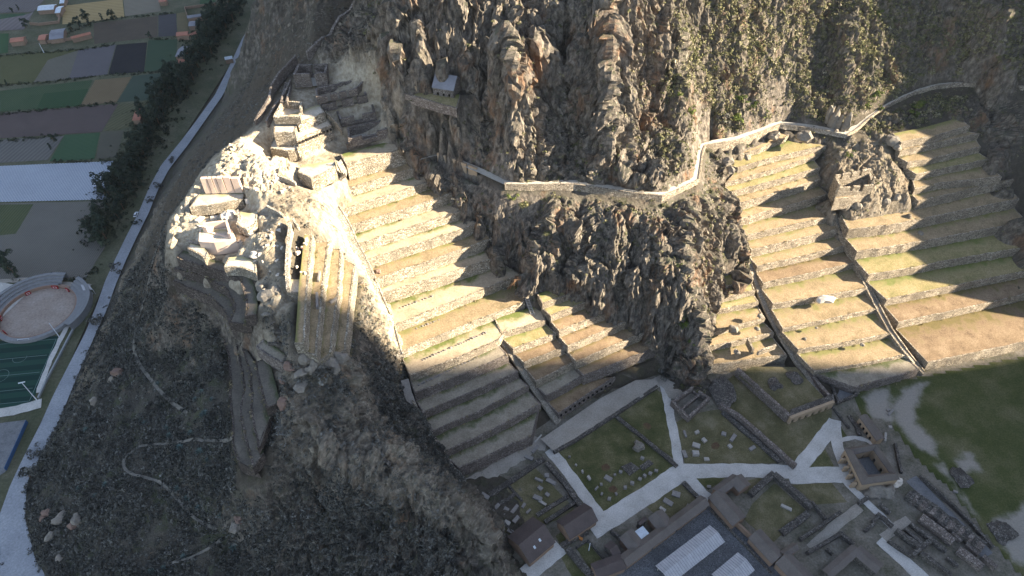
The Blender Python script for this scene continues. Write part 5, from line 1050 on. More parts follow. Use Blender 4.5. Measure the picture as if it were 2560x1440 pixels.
def courtyard_house():
    zr, ze = 7.2, 5.4; O = PP([(2111,1121),(2192,1109),(2250,1198),(2155,1212)], ze); I = PP([(2138,1136),(2184,1125),(2224,1182),(2171,1187)], ze)
    c = sum(O, Vector()) / 4; root = empty('courtyard_house', (c.x, c.y, 0), 'square thatched house with orange walls around a dark courtyard', 'house'); M = M_ADOBE_Y
    for k in range(4):
        a, b, ia, ib = O[k], O[(k + 1) % 4], I[k], I[(k + 1) % 4]; ra, rb = (a + ia) / 2, (b + ib) / 2; ra.z = rb.z = zr
        m = MB(); m.quad(a, b, rb, ra); m.quad(ra, rb, ib, ia); dn = Vector((0, 0, -.3)); m.quad(a + dn, b + dn, b, a); m.quad(ia, ib, ib + dn, ia + dn); m.build('roof', M_THATCH, root)
        ctr = c; sa, sb = a.lerp(Vector((ctr.x, ctr.y, ze)), .06), b.lerp(Vector((ctr.x, ctr.y, ze)), .06)
        ops = [(.08 + .15 * j, .17 + .15 * j, 0, 3.4) for j in range(6)] if k == 3 else ([(.45, .55, 0, 2.8)] if k == 2 else ())
        m = MB(); wall_mesh(m, sa, sb, -.4, ze + .1, .6, ops, 0); m.build('outer_wall', M, root)
        ja, jb = ia.lerp(Vector((ctr.x, ctr.y, ze)), -.1), ib.lerp(Vector((ctr.x, ctr.y, ze)), -.1); m = MB(); wall_mesh(m, ja, jb, -.4, ze + .15, .4, [(.2, .3, 0, 2.6), (.6, .7, 0, 2.6)], 0); m.build('court_wall', M, root)
    m = MB(); m.poly([Vector((p.x, p.y, .1)) for p in I]); m.build('court_floor', M_CHANNEL, root)
    for j in range(4): p = O[3].lerp(O[0], .12 + .22 * j); m = MB(); m.box((p.x - 1.2, p.y, -.2), 2.2, .8, 3.6, math.atan2((O[3] - O[0]).y, (O[3] - O[0]).x) + 1.57, .2); m.build('buttress', M, root)
courtyard_house()
# ------------------------------------------------------------------ cut stones on the lawns
G1 = 'ring of cut stones on the big lawn'
for k, (u, v, l, w, h, rz, t) in enumerate(((1423,1144,1.0,.7,1.3,20,'first upright stone of the lawn ring nearest the terrace corner'), (1440,1164,.9,.6,1.0,40,'second small stone of the ring along the pale path'), (1456,1181,1.2,.7,1.3,70,'third stone of the ring along the pale path'), (1472,1197,1.7,1.0,1.3,60,'fourth, larger stone of the ring beside the pale path'), (1491,1222,1.9,.7,1.0,-50,'long slanted stone at the left bend of the ring'), (1504,1236,1.2,.8,1.0,-60,'small stone after the slanted one in the ring'), (1523,1249,1.4,1.2,1.2,10,'block stone at the lowest point of the ring'), (1540,1236,1.1,.8,1.0,70,'whitish stone right of the reddish patch'), (1503,1212,1.1,1.0,.9,0,'small square stone inside the ring'), (1520,1197,3.2,2.0,.8,35,'large rectangular slab on the big lawn'), (1537,1188,1.1,.8,.8,0,'small stone above the rectangular slab'), (1551,1181,1.4,1.2,.9,20,'stone between the slab and the paved platform'), (1562,1221,1.2,1.2,1.4,0,'tall stone on the right arc of the ring'), (1580,1210,1.5,1.3,1.5,15,'dark stone on the right arc of the ring'), (1599,1199,1.5,1.2,1.1,25,'third stone of the right arc'), (1611,1191,1.4,1.1,1.3,40,'fourth stone of the right arc'), (1625,1185,1.4,1.2,1.2,30,'fifth stone of the right arc'), (1640,1178,1.5,1.0,1.0,10,'last stone of the right arc by the crumbling wall'), (1605,1147,1.6,1.2,1.2,30,'stone beside the big boulder of the lawn'),
 (1712,1086,3.2,.9,.8,82,'slim whitish beam stone on the small stone lawn'), (1742,1082,1.9,1.3,.9,-25,'pale block near the path fork ruin'), (1760,1102,2.0,1.7,1.0,60,'pale block on a bare patch of the stone lawn'), (1740,1115,3.2,2.0,.9,20,'dark flat stone above the white boulder'), (1738,1136,2.6,2.0,1.6,0,'white-faced boulder on the stone lawn'), (1766,1149,2.0,1.4,.9,0,'half sunken stone near the pale path'), (1809,1086,2.0,1.6,.9,20,'dark block under the slanting wall'), (1832,1096,4.0,1.4,.9,-50,'long dark stone under the slanting wall'), (1824,1117,1.8,1.4,.9,60,'pale-topped stone in the middle of the stone lawn'), (1711,1136,3.4,1.6,.7,80,'flat stone at the path edge of the stone lawn'), (1880,1122,3.0,1.4,.9,-30,'stone against the rubble footing'),
 (1338,1124,4.2,1.2,.8,-50,'long beam stone by the sandy path end'), (1322,1145,3.6,1.6,.8,25,'flat stone on the sandy path'), (1367,1190,1.8,1.6,.9,0,'round-edged stone beside the rubble wall'), (1347,1201,3.4,1.0,.8,25,'row stone in the left ruin garden'), (1378,1205,4.2,1.6,.7,30,'long slab by the rubble wall'), (1350,1222,1.9,1.6,.9,40,'square stone in the ruin garden middle'), (1368,1238,1.7,1.4,.9,40,'dark stone right of the oval slab'), (1344,1246,3.6,1.9,.8,25,'oval slab in the left ruin garden'), (1356,1258,3.4,1.0,.7,35,'pale beam stone below the oval slab'), (1309,1265,2.2,1.1,.7,-55,'slanted stone by the garden path'), (1321,1279,2.4,.9,.7,-45,'second slanted stone by the garden path'), (1287,1274,4.0,1.4,.9,-55,'long dark beam in the lower garden'), (1266,1275,2.0,1.6,.9,30,'dark cube stone in the lower garden'), (1257,1285,1.8,1.4,.9,60,'rounded cube stone beside the dark cube'), (1290,1300,3.2,1.6,.9,-50,'thick dark block in the lower garden'), (1268,1308,2.4,1.6,.8,30,'pale capped block in the lower garden'), (1243,1267,2.6,1.4,.9,-50,'block near the spur foot'), (1213,1242,3.6,1.8,1.0,35,'grey block at the corner of the ruin garden'), (1277,1330,3,1.4,.8,30,'stone behind the two-skylight house'),
 (1735,1262,2.0,1.0,.8,-55,'cut stone in the long row on the small lawn'), (1718,1268,2.4,1.2,.8,-55,'dark notched stone on the small lawn'), (1690,1236,3.2,2.4,.5,20,'flat round-cornered platform stone on the small lawn'), (1670,1256,3.8,2.0,.6,35,'stepped stone on the small lawn'), (1656,1274,2.6,1.4,.6,40,'white-topped stone at the end of the small lawn row'), (1965,1270,4.2,1.2,.8,30,'pale beam stone inside the ruined court'), (1772,1218,1.6,1.2,.8,10,'stone on the small triangular lawn'), (2226,1032,4.0,1.0,.7,-40,'long beam stone on the grass strip'), (2220,1026,1.4,1.0,.7,-20,'short stone beside the long beam on the grass strip'), (2225,1068,1.4,1.2,.6,0,'white square stone on the grass strip'), (2212,1094,4.6,.9,.8,-65,'white slab leaning near the pillared range'), (2388,1230,1.6,1.0,.6,20,'small stone below the round mound on the right lawn'))):
    block(t, u, v, l, w, h, -rz if rz > 0 else -rz, 0, M_BLOCK if not any(x in t for x in ('white', 'pale')) else M_BLOCK_PG, group=None)
boulder('big dark boulder standing on the big lawn', P(1594,1118), (2.2,2.2,2.8), M_BOULD, 170, .9)
for l, px in (('flat paved stone platform on the big lawn', [(1551,1168),(1577,1156),(1600,1172),(1574,1190)]), ('small paved strip beside the crumbling wall', [(1598,1166),(1622,1150),(1634,1160),(1606,1178)])):
    m = MB(); m.prism(PP(px, -.1), .45, .1); tag(m.build('stone_platform', M_RUBBLE), l, 'platform')
for k in range(2): block(('upper' if k else 'lower') + ' of two pale benches at the foot of the terraces', 1348 - k * 5, 1094 + k * 5, 3.4, .5, .5, 52, .1, M_POST, 'bench', 'bench')
block('bright orange timber bench by the dark-roofed house', 1443, 1343, 4.4, 1.0, .8, -28, 0, plain_mat('orange_wood', (.45, .19, .06), .2), 'bench', 'bench')
# ------------------------------------------------------------------ valley: road, fields, ring, pitch
def field_mat(name, c1, c2, ang=0., sc=.8, amt=.6, dist=1.5):
    m, nt, b = nmat(name); pos = coords(nt); mp = N(nt, 'Mapping'); mp.inputs['Rotation'].default_value = (0, 0, R(ang)); nt.links.new(pos, mp.inputs[0])
    w = N(nt, 'TexWave'); w.inputs['Scale'].default_value = sc * .4; w.inputs['Distortion'].default_value = dist; w.inputs['Detail'].default_value = 2; w.inputs['Detail Scale'].default_value = .3
    nt.links.new(mp.outputs[0], w.inputs['Vector']); n = texnoise(nt, pos, .05, 6, .7); n2 = texnoise(nt, pos, 1.0, 4, .7)
    f = math_(nt, 'ADD', math_(nt, 'MULTIPLY', w.outputs['Fac'], amt), math_(nt, 'MULTIPLY', math_(nt, 'ADD', math_(nt, 'MULTIPLY', n, .65), math_(nt, 'MULTIPLY', n2, .35)), 1.6 - amt), None)
    col = mix(nt, sstep(nt, f, .35, 1.15), c1, c2); col = mix(nt, 1.0, col, (.8, .8, .8), 'MULTIPLY'); setc(nt, b, col); bump(nt, b, w.outputs['Fac'], .15); return m
ROADL = [(682,-4),(640,42),(606,95),(574,164),(538,236),(489,304),(451,354),(402,414),(373,468),(347,530),(316,590),(287,650),(263,702),(242,762),(213,832),(172,912),(133,988),(103,1056),(62,1136),(26,1212),(-6,1300),(-30,1400),(-50,1480)]
ROADR2 = ROADR + [(170,1500)]
def road():
    A, B = resample(PP(ROADL), 120), resample(PP(ROADR2), 120); up = Vector((0, 0, .02)); mb = MB()
    rows = [[a.lerp(b, f) + up for a, b in zip(A, B)] for f in (0, .25, .5, .75, 1)]
    mb.grid(rows); tag(mb.build('road', ground_mat('dusty_road', [(.26, .27, .285), (.32, .33, .345), (.38, .385, .395)], .1, 1.2, .03)), kind='structure')
road()
FIELDS = [('wheat', [(156,61),(157,15),(306,-4),(311,42),(234,54)], (.30,.215,.09), (.42,.31,.15), 80, .25), ('stubble', [(308,-4),(398,-4),(402,28),(313,41)], (.17,.15,.11), (.23,.20,.15), 80, .3), ('fallow', [(234,58),(394,40),(394,92),(236,110)], (.055,.045,.035), (.13,.10,.07), 75, .5), ('plough', [(396,38),(440,34),(443,89),(396,92)], (.05,.045,.05), (.09,.085,.085), 80, .8), ('straw', [(442,33),(465,30),(472,78),(444,88)], (.10,.09,.05), (.19,.15,.08), 85, .5), ('crop', [(371,101),(443,98),(440,174),(361,180)], (.03,.06,.035), (.055,.085,.045), 80, .5), ('burnt', [(292,112),(368,106),(360,180),(271,186)], (.008,.008,.012), (.03,.028,.03), 80, .8), ('tilled', [(196,125),(290,112),(268,186),(172,198)], (.10,.09,.095), (.15,.135,.135), 80, .5), ('olive_field', [(-60,142),(196,125),(124,206),(-90,216)], (.075,.08,.032), (.12,.115,.05), 5, .6), ('dry_patch', [(120,150),(196,126),(172,198),(84,206)], (.11,.10,.075), (.17,.155,.12), 60, .4), ('greens', [(-70,236),(128,212),(232,200),(201,264),(-90,286)], (.03,.065,.03), (.07,.10,.045), 8, .5), ('dark_greens', [(110,234),(222,222),(200,264),(90,276)], (.02,.06,.022), (.035,.075,.03), 8, .5), ('ochre_field', [(238,200),(329,192),(291,256),(202,264)], (.13,.095,.05), (.22,.16,.09), 10, .6), ('teal_crop', [(333,190),(412,182),(380,250),(293,256)], (.04,.065,.045), (.065,.085,.06), 8, .7), ('brown_tilled', [(-90,290),(296,260),(254,330),(-100,352)], (.08,.06,.055), (.135,.10,.09), 4, 1.0), ('grey_fallow', [(-100,356),(160,340),(120,400),(-110,414)], (.12,.11,.10), (.17,.16,.14), 10, .3), ('meadow', [(162,338),(250,332),(236,398),(124,404)], (.035,.085,.04), (.055,.105,.05), 75, .5), ('furrow', [(253,330),(310,326),(290,394),(240,398)], (.08,.075,.055), (.12,.11,.08), 78, .9), ('olive_grass', [(297,260),(376,252),(380,300),(300,324),(260,328)], (.075,.08,.04), (.13,.12,.065), 30, .3), ('row_cover', [(-110,420),(287,403),(268,499),(-120,508)], (.10,.12,.15), (.62,.66,.72), 42, .62), ('stubble_grey', [(-120,512),(267,503),(262,620),(212,700),(-130,696)], (.13,.12,.10), (.185,.17,.145), 3, .7), ('grass_strip', [(-120,513),(84,511),(40,585),(-120,600)], (.06,.08,.035), (.10,.11,.05), 3, .5), ('lawn_plot', [(-80,40),(64,34),(58,58),(-90,66)], (.035,.08,.04), (.06,.10,.05), 0, .4), ('tilled_far', [(-100,-10),(120,-10),(84,30),(-100,36)], (.12,.105,.10), (.16,.14,.13), 5, .3), ('track', [(-90,64),(62,38),(84,30),(60,74),(-90,82)], (.15,.125,.12), (.19,.165,.155), 5, .2), ('grass_far', [(500,-10),(538,-10),(540,14),(500,20)], (.03,.07,.03), (.05,.09,.04), 80, .5), ('strip_green', [(-80,86),(22,84),(20,132),(-80,140)], (.03,.08,.03), (.05,.10,.04), 80, .4)]
for k, (n, px, c1, c2, ang, sc) in enumerate(FIELDS):
    amt = 1.0 if n == 'row_cover' else .5
    sheet(n if 'field' in n else n + '_field', px, field_mat(n, c1, c2, ang, sc, amt, .4 if n == 'row_cover' else 1.5), 0, .02 + .006 * k - .9 * 0)
# raise of the valley floor under the fields (earth between plots)
sheet('field_earth', [(-900,-60),(700,-60),(682,-4),(574,164),(451,354),(347,530),(263,702),(172,912),(62,1136),(-6,1300),(-200,1500),(-900,1500),(-1400,400)], ground_mat('field_earth', [(.06, .07, .035), (.10, .10, .06), (.15, .135, .09)], .06, .8), 0, -.06)
def bullring():
    C = P(98, 782); ra, rb = 17.0, 23.5; root = empty('bullring', C, 'oval-looking walled bullring with tiered seating and red panels beside the road', 'arena')
    def arc(r, z, a0, a1, n): return [C + Vector((math.cos(R(a0 + (a1 - a0) * k / n)) * r, math.sin(R(a0 + (a1 - a0) * k / n)) * r, z)) for k in range(n + 1)]
    m = MB(); m.poly(arc(ra, .08, 0, 354, 59)); m.build('arena_floor', ground_mat('arena_sand', [(.27, .21, .17), (.34, .275, .225), (.39, .33, .28)], .12, 1.0, .03), root)
    m = MB(); a = arc(ra, 0, 0, 360, 72), arc(ra, 1.7, 0, 360, 72), arc(ra + .6, 1.7, 0, 360, 72); m.grid(a); m.build('arena_wall', plain_mat('ring_wall', (.24, .16, .12), .25), root)
    seat = plain_mat('concrete', (.20, .20, .20), .3, .6)
    for a0, a1 in ((-28, 62), (80, 232)):
        m = MB(); rows = []
        for s in range(4): rows += [arc(ra + .6 + 1.7 * s, 1.7 + .75 * s, a0, a1, 40), arc(ra + .6 + 1.7 * (s + 1), 1.7 + .75 * s, a0, a1, 40)]
        rows.append(arc(ra + .6 + 6.8, -.3, a0, a1, 40)); m.grid(rows); m.build('seating', seat, root)
    m = MB(); m.grid([arc(ra + .6, 1.7, 230, 334, 40), arc(ra + 2.6, 1.75, 230, 334, 40), arc(ra + 2.8, -.3, 230, 334, 40)]); m.build('rim', seat, root)
    m = MB(); m.grid([arc(ra + .6, 1.7, 60, 84, 20), arc(ra + 1.4, 1.7, 60, 84, 20), arc(ra + 1.4, -.3, 60, 84, 20)]); m.build('gate_wall', plain_mat('ring_wall2', (.27, .19, .14), .2), root)
    red, wht = plain_mat('red_paint', (.26, .02, .02), .15), plain_mat('white_paint', (.62, .5, .48), .1)
    for ang, s in ((88, 1.9), (62, 1.3), (132, 1.4), (196, 1.3), (236, 1.6)):
        p = C + Vector((math.cos(R(ang)), math.sin(R(ang)), 0)) * (ra - .5); m = MB(); m.box(p, .35, s * 1.7, 2.1, R(ang)); o = m.build('red_panel', red, root)
        q = C + Vector((math.cos(R(ang)), math.sin(R(ang)), 0)) * (ra - .72); f = MB(); d = Vector((-math.sin(R(ang)), math.cos(R(ang)), 0))
        for x0, x1, z0, z1 in ((-.5, .5, 1.4, 1.6), (-.5, .5, .5, .7), (-.5, -.3, .7, 1.4), (.3, .5, .7, 1.4)): f.quad(q + d * x0 * s + Vector((0, 0, z0)), q + d * x1 * s + Vector((0, 0, z0)), q + d * x1 * s + Vector((0, 0, z1)), q + d * x0 * s + Vector((0, 0, z1)))
        f.build('white_mark', wht, o)
bullring()
def pitch():
    a, b = P(141, 848), P(74, 1003); d = (b - a); L = d.length; d.normalize(); w = Vector((d.y, -d.x, 0)); w = w if w.x < 0 else -w; W = 46
    m, nt, bb = nmat('pitch'); pos = coords(nt); mp = N(nt, 'Mapping'); mp.inputs['Rotation'].default_value = (0, 0, -math.atan2(d.y, d.x)); nt.links.new(pos, mp.inputs[0]); wv = N(nt, 'TexWave'); wv.inputs['Scale'].default_value = .052; nt.links.new(mp.outputs[0], wv.inputs['Vector'])
    setc(nt, bb, mix(nt, sstep(nt, wv.outputs['Fac'], .45, .55), (.012, .035, .028), (.018, .052, .038)))
    mb = MB(); q = lambda s, t, z=.15: a + d * s + w * t + Vector((0, 0, z)); mb.quad(q(-2, -1.5), q(L + 3, -1.5), q(L + 3, W), q(-2, W)); tag(mb.build('sports_pitch', m), kind='structure')
    wl = plain_mat('line_paint', (.13, .18, .17), .1); ln = MB()
    def line(s0, t0, s1, t1, wd=.12):
        p0, p1 = q(s0, t0, .17), q(s1, t1, .17); e = (p1 - p0).normalized(); e = Vector((e.y, -e.x, 0)) * wd; ln.quad(p0 - e, p1 - e, p1 + e, p0 + e)
    line(0, 0, L, 0); line(0, 0, 0, W); line(L, 0, L, W)
    for s in (.27, .55, .8): line(L * s, 1, L * s, W)
    for s, t, r in ((L * .55, 18, 3.6), (L * .27, 13, 3.0)):
        for k in range(24 if s > L * .5 else 13): a0, a1 = 2 * math.pi * k / 24, 2 * math.pi * (k + 1) / 24; line(s + r * math.sin(a0), t + r * math.cos(a0), s + r * math.sin(a1), t + r * math.cos(a1), .08)
    tag(ln.build('pitch_marking', wl), kind='structure')
    g = empty('football_goal', q(-.5, 14), 'white football goal frame at the bullring end of the pitch', 'goal')
    for t in (11.5, 16.5): m2 = MB(); m2.tube(q(0, t, 0), q(0, t, 2.3), .1); m2.tube(q(-1.8, t, 0), q(0, t, 2.2), .06); m2.build('post', wht_(), g)
    m2 = MB(); m2.tube(q(0, 11.5, 2.3), q(0, 16.5, 2.3), .1); m2.build('crossbar', wht_(), g)
def wht_():
    return bpy.data.materials.get('white_steel') or plain_mat('white_steel', (.6, .62, .65), .1)
pitch()
def lamp_pole(label, base, top, arms=True):
    b = P(*base); best = min((abs(PX((b.x, b.y, z))[1] - top[1]), z) for z in np.arange(3, 25, .25))[1]; root = empty('light_pole', b, label, 'pole')
    m = MB(); m.tube(b - Vector((0, 0, .3)), b + Vector((0, 0, best)), .22, .13); m.build('mast', wht_(), root)
    if arms:
        m = MB(); m.box(b + Vector((0, 0, best)), 2.6, .4, .3, .3); m.build('lamp_head', wht_(), root)
lamp_pole('tall floodlight mast at the near corner of the pitch', (92,1000), (52,957)); lamp_pole('thin mast between the bullring and the pitch', (149,843), (120,808), False); lamp_pole('leaning-looking utility pole at the edge of the olive field', (110,132), (97,108), False); lamp_pole('bare utility mast on the scrub slope at the bottom of the picture', (649,1392), (611,1333), False)
lamp_pole('slim mast beside the small lawn court', (1472,1376), (1466,1358), False)
wall_run('long pale kerb wall along the road beside the pitch', [(232,734),(190,812),(150,890),(118,950),(97,996)], .9, .7, wht_() if False else plain_mat('pale_kerb', (.27, .28, .28), .2), rough=0, z=0)
stroke('path', [(174,806),(150,850),(120,915),(96,982)], 2.2, M_CEMENT, .16); stroke('path', [(-40,706),(60,700),(140,708),(226,716)], 3.0, M_SANDP, .17); stroke('path', [(-60,1042),(40,1026),(104,1008)], 5, M_CEMENT, .17)
sheet('parking', [(-60,1066),(66,1050),(14,1180),(-60,1230)], M_CHANNEL, 0, .2)
wall_run('blue panel fence beside the grey yard at the lower left', [(70,1056),(46,1110),(16,1176)], 1.8, .25, plain_mat('blue_fence', (.05, .10, .20), .3), cat='fence', name='panel_fence', rough=0)
sheet('paved_strip', [(-60,696),(84,720),(10,790),(-60,800)], M_CEMENT, 0, .19)
def canopy():
    c = PP([(202,712),(222,711),(232,724),(208,726)], 3.2); root = empty('canopy', P(216, 722), 'small white shade canopy between bullring and road', 'canopy'); m = MB(); m.prism(c, .1); m.build('sheet', M_TENT, root)
    for p in c: m = MB(); m.tube((p.x, p.y, 0), (p.x, p.y, 3.2), .08); m.build('post', wht_(), root)
canopy()
def car():
    p = P(341, 538, .02); d = (P(356, 508) - P(334, 556)).normalized(); root = empty('white_car', p, 'white car driving on the pale road', 'car', rz=math.atan2(d.y, d.x)); M = root.matrix_world
    body = metal_mat('car_white', (.75, .76, .78)); glass = plain_mat('car_glass', (.02, .025, .03), .1, rough=.2); tyre = plain_mat('tyre', (.015, .015, .015), .2)
    prof = [(-2.15,.45),(-2.2,.8),(-1.9,1.0),(-1.5,1.05),(1.0,1.0),(1.9,.85),(2.15,.7),(2.15,.4)]; m = MB(); A = [M @ Vector((x, -.85, z)) for x, z in prof]; B = [M @ Vector((x, .85, z)) for x, z in prof]; m.strip(A, B); m.poly(A); m.poly(B[::-1]); m.strip([A[0], A[-1]], [B[0], B[-1]]); m.build('body', body, root)
    m = MB(); base = [M @ Vector((x, y, 1.0)) for x, y in ((-1.7,-.78),(.75,-.78),(.75,.78),(-1.7,.78))]; m.prism(base, .52, .28); m.build('cabin_glass', glass, root)
    m = MB(); base = [M @ Vector((x, y, 1.5)) for x, y in ((-1.42,-.56),(.36,-.56),(.36,.56),(-1.42,.56))]; m.prism(base, .08, .05); m.build('roof', body, root)
    for x in (-1.35, 1.35):
        for y in (-.8, .8): m = MB(); m.tube(M @ Vector((x, y - .1, .33)), M @ Vector((x, y + .1, .33)), .33, n=12); m.build('wheel', tyre, root)
car()
HS = [('pink-roofed long farmhouse at the far left', (26,97),(58,94),(24,106),(60,104),M_TILE), ('small red shed-roofed house right of the pink farmhouse', (97,90),(114,89),(95,101),(114,100),M_TILE), ('rusty patched roof of the walled farm', (124,84),(160,79),(122,100),(158,96),M_SLATE), ('long low pink roof along the farm wall', (178,92),(226,80),(177,98),(228,86),M_TILE), ('blue and pink patched sheet roof in the far yard', (94,17),(134,14),(94,27),(136,24),M_TIN), ('bright blue tin shed in the far yard', (139,21),(152,20),(138,33),(152,32),M_TIN), ('small white house at the top edge', (150,-2),(161,-3),(149,9),(161,8),M_TIN), ('pale tile-roofed house beside the tree belt', (441,82),(468,80),(440,90),(470,90),M_TILE), ('second pale tile roof half behind trees', (471,87),(495,76),(473,94),(498,84),M_TILE), ('grey slate roof beside the tree belt', (442,125),(461,125),(441,142),(461,142),M_SLATE), ('long low shed with pale walls near the tree belt', (468,40),(538,30),(467,46),(540,37),M_SLATE), ('dark red house at the top of the fields', (396,-2),(415,-4),(397,6),(417,4),M_TILE), ('lone pink-roofed hut in the olive field', (338,282),(357,281),(329,302),(350,300),M_TILE), ('roadside hut with a pale awning roof', (563,143),(582,140),(560,150),(580,148),M_TIN), ('rubble-patched low roof under the tree belt', (446,150),(480,146),(446,158),(482,155),M_TILE), ('small blue-grey roof in the walled yard', (472,56),(492,55),(471,66),(492,65),M_SLATE)]
for l, a, b, c, d, rf in HS: gable(l, [a, b], [c, d], 4.6, 3.3, 0, rf, M_ADOBE, .4, name='farm_house')
for l, pts in (('mud wall around the far left yard', [(76,62),(98,64),(148,58),(152,34)]), ('pale yard wall of the long shed', [(463,24),(470,45),(486,46)]), ('farm wall running along the pink roof', [(120,108),(176,101),(228,92)]), ('mud wall left of the tree belt', [(460,126),(500,122)]), ('brown compound wall at the top right of the fields', [(463,23),(540,13)])): wall_run(l, pts, 2.2, .5, M_ADOBE, rough=.05)
# ------------------------------------------------------------------ vegetation
def leaf_mat(name, stops, tl=.25):
    m, nt, b = nmat(name); at = N(nt, 'Attribute', attribute_name='tint'); pos = coords(nt); n = texnoise(nt, pos, 1.2, 3, .7)
    f = math_(nt, 'ADD', at.outputs['Fac'], math_(nt, 'MULTIPLY', math_(nt, 'SUBTRACT', n, .5), .5)); setc(nt, b, ramp(nt, f, stops)); return m
def leaf_cloud(centers, radii, tints, per, size, rng, flat=.8):
    """leaf-sized quads spread through ellipsoids; arrays in, V, F, tint out"""
    n = len(centers); K = n * per; c = np.repeat(centers, per, 0); r = np.repeat(radii, per, 0); t = np.repeat(tints, per)
    d = rng.normal(size=(K, 3)); d /= np.linalg.norm(d, axis=1)[:, None]; rad = rng.uniform(.35, 1.0, K) ** .5; d[:, 2] = np.abs(d[:, 2]) * 1.2 - .2
    p = c + d * r * rad[:, None]; nrm = d + rng.normal(size=(K, 3)) * .6; nrm /= np.linalg.norm(nrm, axis=1)[:, None]
    a = np.cross(nrm, rng.normal(size=(K, 3))); a /= np.linalg.norm(a, axis=1)[:, None]; b = np.cross(nrm, a); s = (size * rng.uniform(.6, 1.3, K) * (r.mean(1) if size < 1 else 1))[:, None]
    V = np.stack([p - a * s, p - b * s * .55, p + a * s, p + b * s * .55], 1).reshape(-1, 3); F = np.arange(K * 4).reshape(-1, 4); return V, F, np.repeat(t + rng.normal(size=K) * .08, 4)
def scatter(name, n, weight, rmin, rmax, per, mat, tint, tone=.12, size=.42, squash=.75):
    rng = np.random.default_rng(abs(hash(name)) % 1000 if False else len(name) * 31 + n)
    ar = np.gradient(GX)[None, :] * np.gradient(GY)[:, None] / NZ; w = (np.clip(weight, 0, None) * ar).ravel(); w /= w.sum()
    idx = rng.choice(len(w), n, p=w); P0 = np.stack([TX.ravel()[idx], TY.ravel()[idx], TZ.ravel()[idx]], 1); P0[:, :2] += rng.uniform(-.4, .4, (n, 2))
    r = rng.uniform(0, 1, n) ** 2 * (rmax - rmin) + rmin; rr = np.stack([r, r, r * squash], 1); tt = tint + rng.normal(size=n) * tone + .12 * noise3(P0[:, 0] / 9, P0[:, 1] / 9, P0[:, 2] / 9)
    V, F, T = leaf_cloud(P0 + np.array([0, 0, .1]), rr, tt, per, size, rng); o = npmesh(name, V, F, mat, {'tint': T}, smooth=False); tag(o, kind='stuff'); return o
ST = [(0, (.028, .03, .026)), (.3, (.062, .061, .053)), (.5, (.105, .101, .085)), (.7, (.155, .15, .13)), (1, (.24, .235, .21))]
SG = [(0, (.035, .042, .018)), (.3, (.09, .095, .042)), (.55, (.17, .165, .08)), (.75, (.26, .23, .14)), (1, (.40, .36, .27))]
M_SCRUB = leaf_mat('scrub_leaf', ST); M_CRAGBUSH = leaf_mat('crag_leaf', SG); M_TREELEAF = leaf_mat('tree_leaf', [(0, (.014, .022, .016)), (.5, (.036, .05, .034)), (1, (.08, .095, .06))])
M_GREENLEAF = leaf_mat('green_leaf', [(0, (.04, .06, .015)), (.5, (.10, .13, .03)), (1, (.19, .21, .06))])
scr, rck, brn, pal = HM[..., 5], HM[..., 2], HM[..., 4], HM[..., 3]
vis = (YY < 345) & (AMP > .08)
patch = np.clip(.8 + 1.1 * fbm(XX / 14, YY / 14, Z0 / 14, 3), 0, 1.6)
low = (XX < -20) & (YY < 235) & (pal < .4)
scatter('scrub', 26000, vis * low * scr * (rck < .6) * patch, .35, 1.4, 17, M_SCRUB, .42)
scatter('dry_brush', 9000, vis * low * (rck > .3) * patch * .6 + vis * low * scr * .15, .35, 1.1, 16, M_SCRUB, .66)
crag = (XX > -60) & (YY > 175)
scatter('crag_scrub', 10000, vis * crag * scr * np.clip((NZ - .12) * 2.5, 0, 1) * patch, .35, 1.3, 16, M_CRAGBUSH, .45)
scatter('slope_scrub', 11000, vis * (XX > 45) * (YY > 225) * (scr > .5) * patch, .4, 1.6, 18, M_CRAGBUSH, .55)
scatter('brown_grass', 5200, (YY < 600) * (brn > .5) * (AMP > .08) * patch, .3, .9, 12, M_SCRUB, .62)
def scatter_line(name, lines, n, w, rmin, rmax, per, mat, tint):
    rng = np.random.default_rng(n); pts = []
    segs = [(P(*a), P(*b)) for l in lines for a, b in zip(l, l[1:])]; L = np.array([(b - a).length for a, b in segs]); L /= L.sum()
    for i in rng.choice(len(segs), n, p=L): a, b = segs[i]; p = a.lerp(b, rng.random()); pts.append((p.x + rng.normal() * w, p.y + rng.normal() * w, .1))
    r = rng.uniform(0, 1, n) ** 2 * (rmax - rmin) + rmin; V, F, T = leaf_cloud(np.array(pts), np.stack([r, r, r * .9], 1), tint + rng.normal(size=n) * .15, per, .42, rng)
    tag(npmesh(name, V, F, mat, {'tint': T}, smooth=False), kind='stuff')
M_UNDER = leaf_mat('undergrowth_leaf', [(0, (.014, .02, .014)), (.5, (.034, .042, .026)), (1, (.07, .075, .045))])
scatter_line('undergrowth', [[(255,590),(282,500),(332,402),(384,300),(440,208),(512,108),(578,10)]], 2400, 7.0, .5, 2.2, 18, M_UNDER, .5)
scatter_line('hedge', [[(-40,216),(120,206),(250,190),(410,180)], [(-40,290),(180,268),(300,257)], [(-40,356),(150,340)], [(230,57),(300,45),(440,33)], [(-40,142),(190,126),(290,112)], [(124,404),(286,402)], [(160,88),(200,70),(232,58)], [(40,700),(140,702),(212,700),(250,660)], [(372,98),(440,96)]], 900, 1.0, .4, 1.4, 16, M_UNDER, .6)
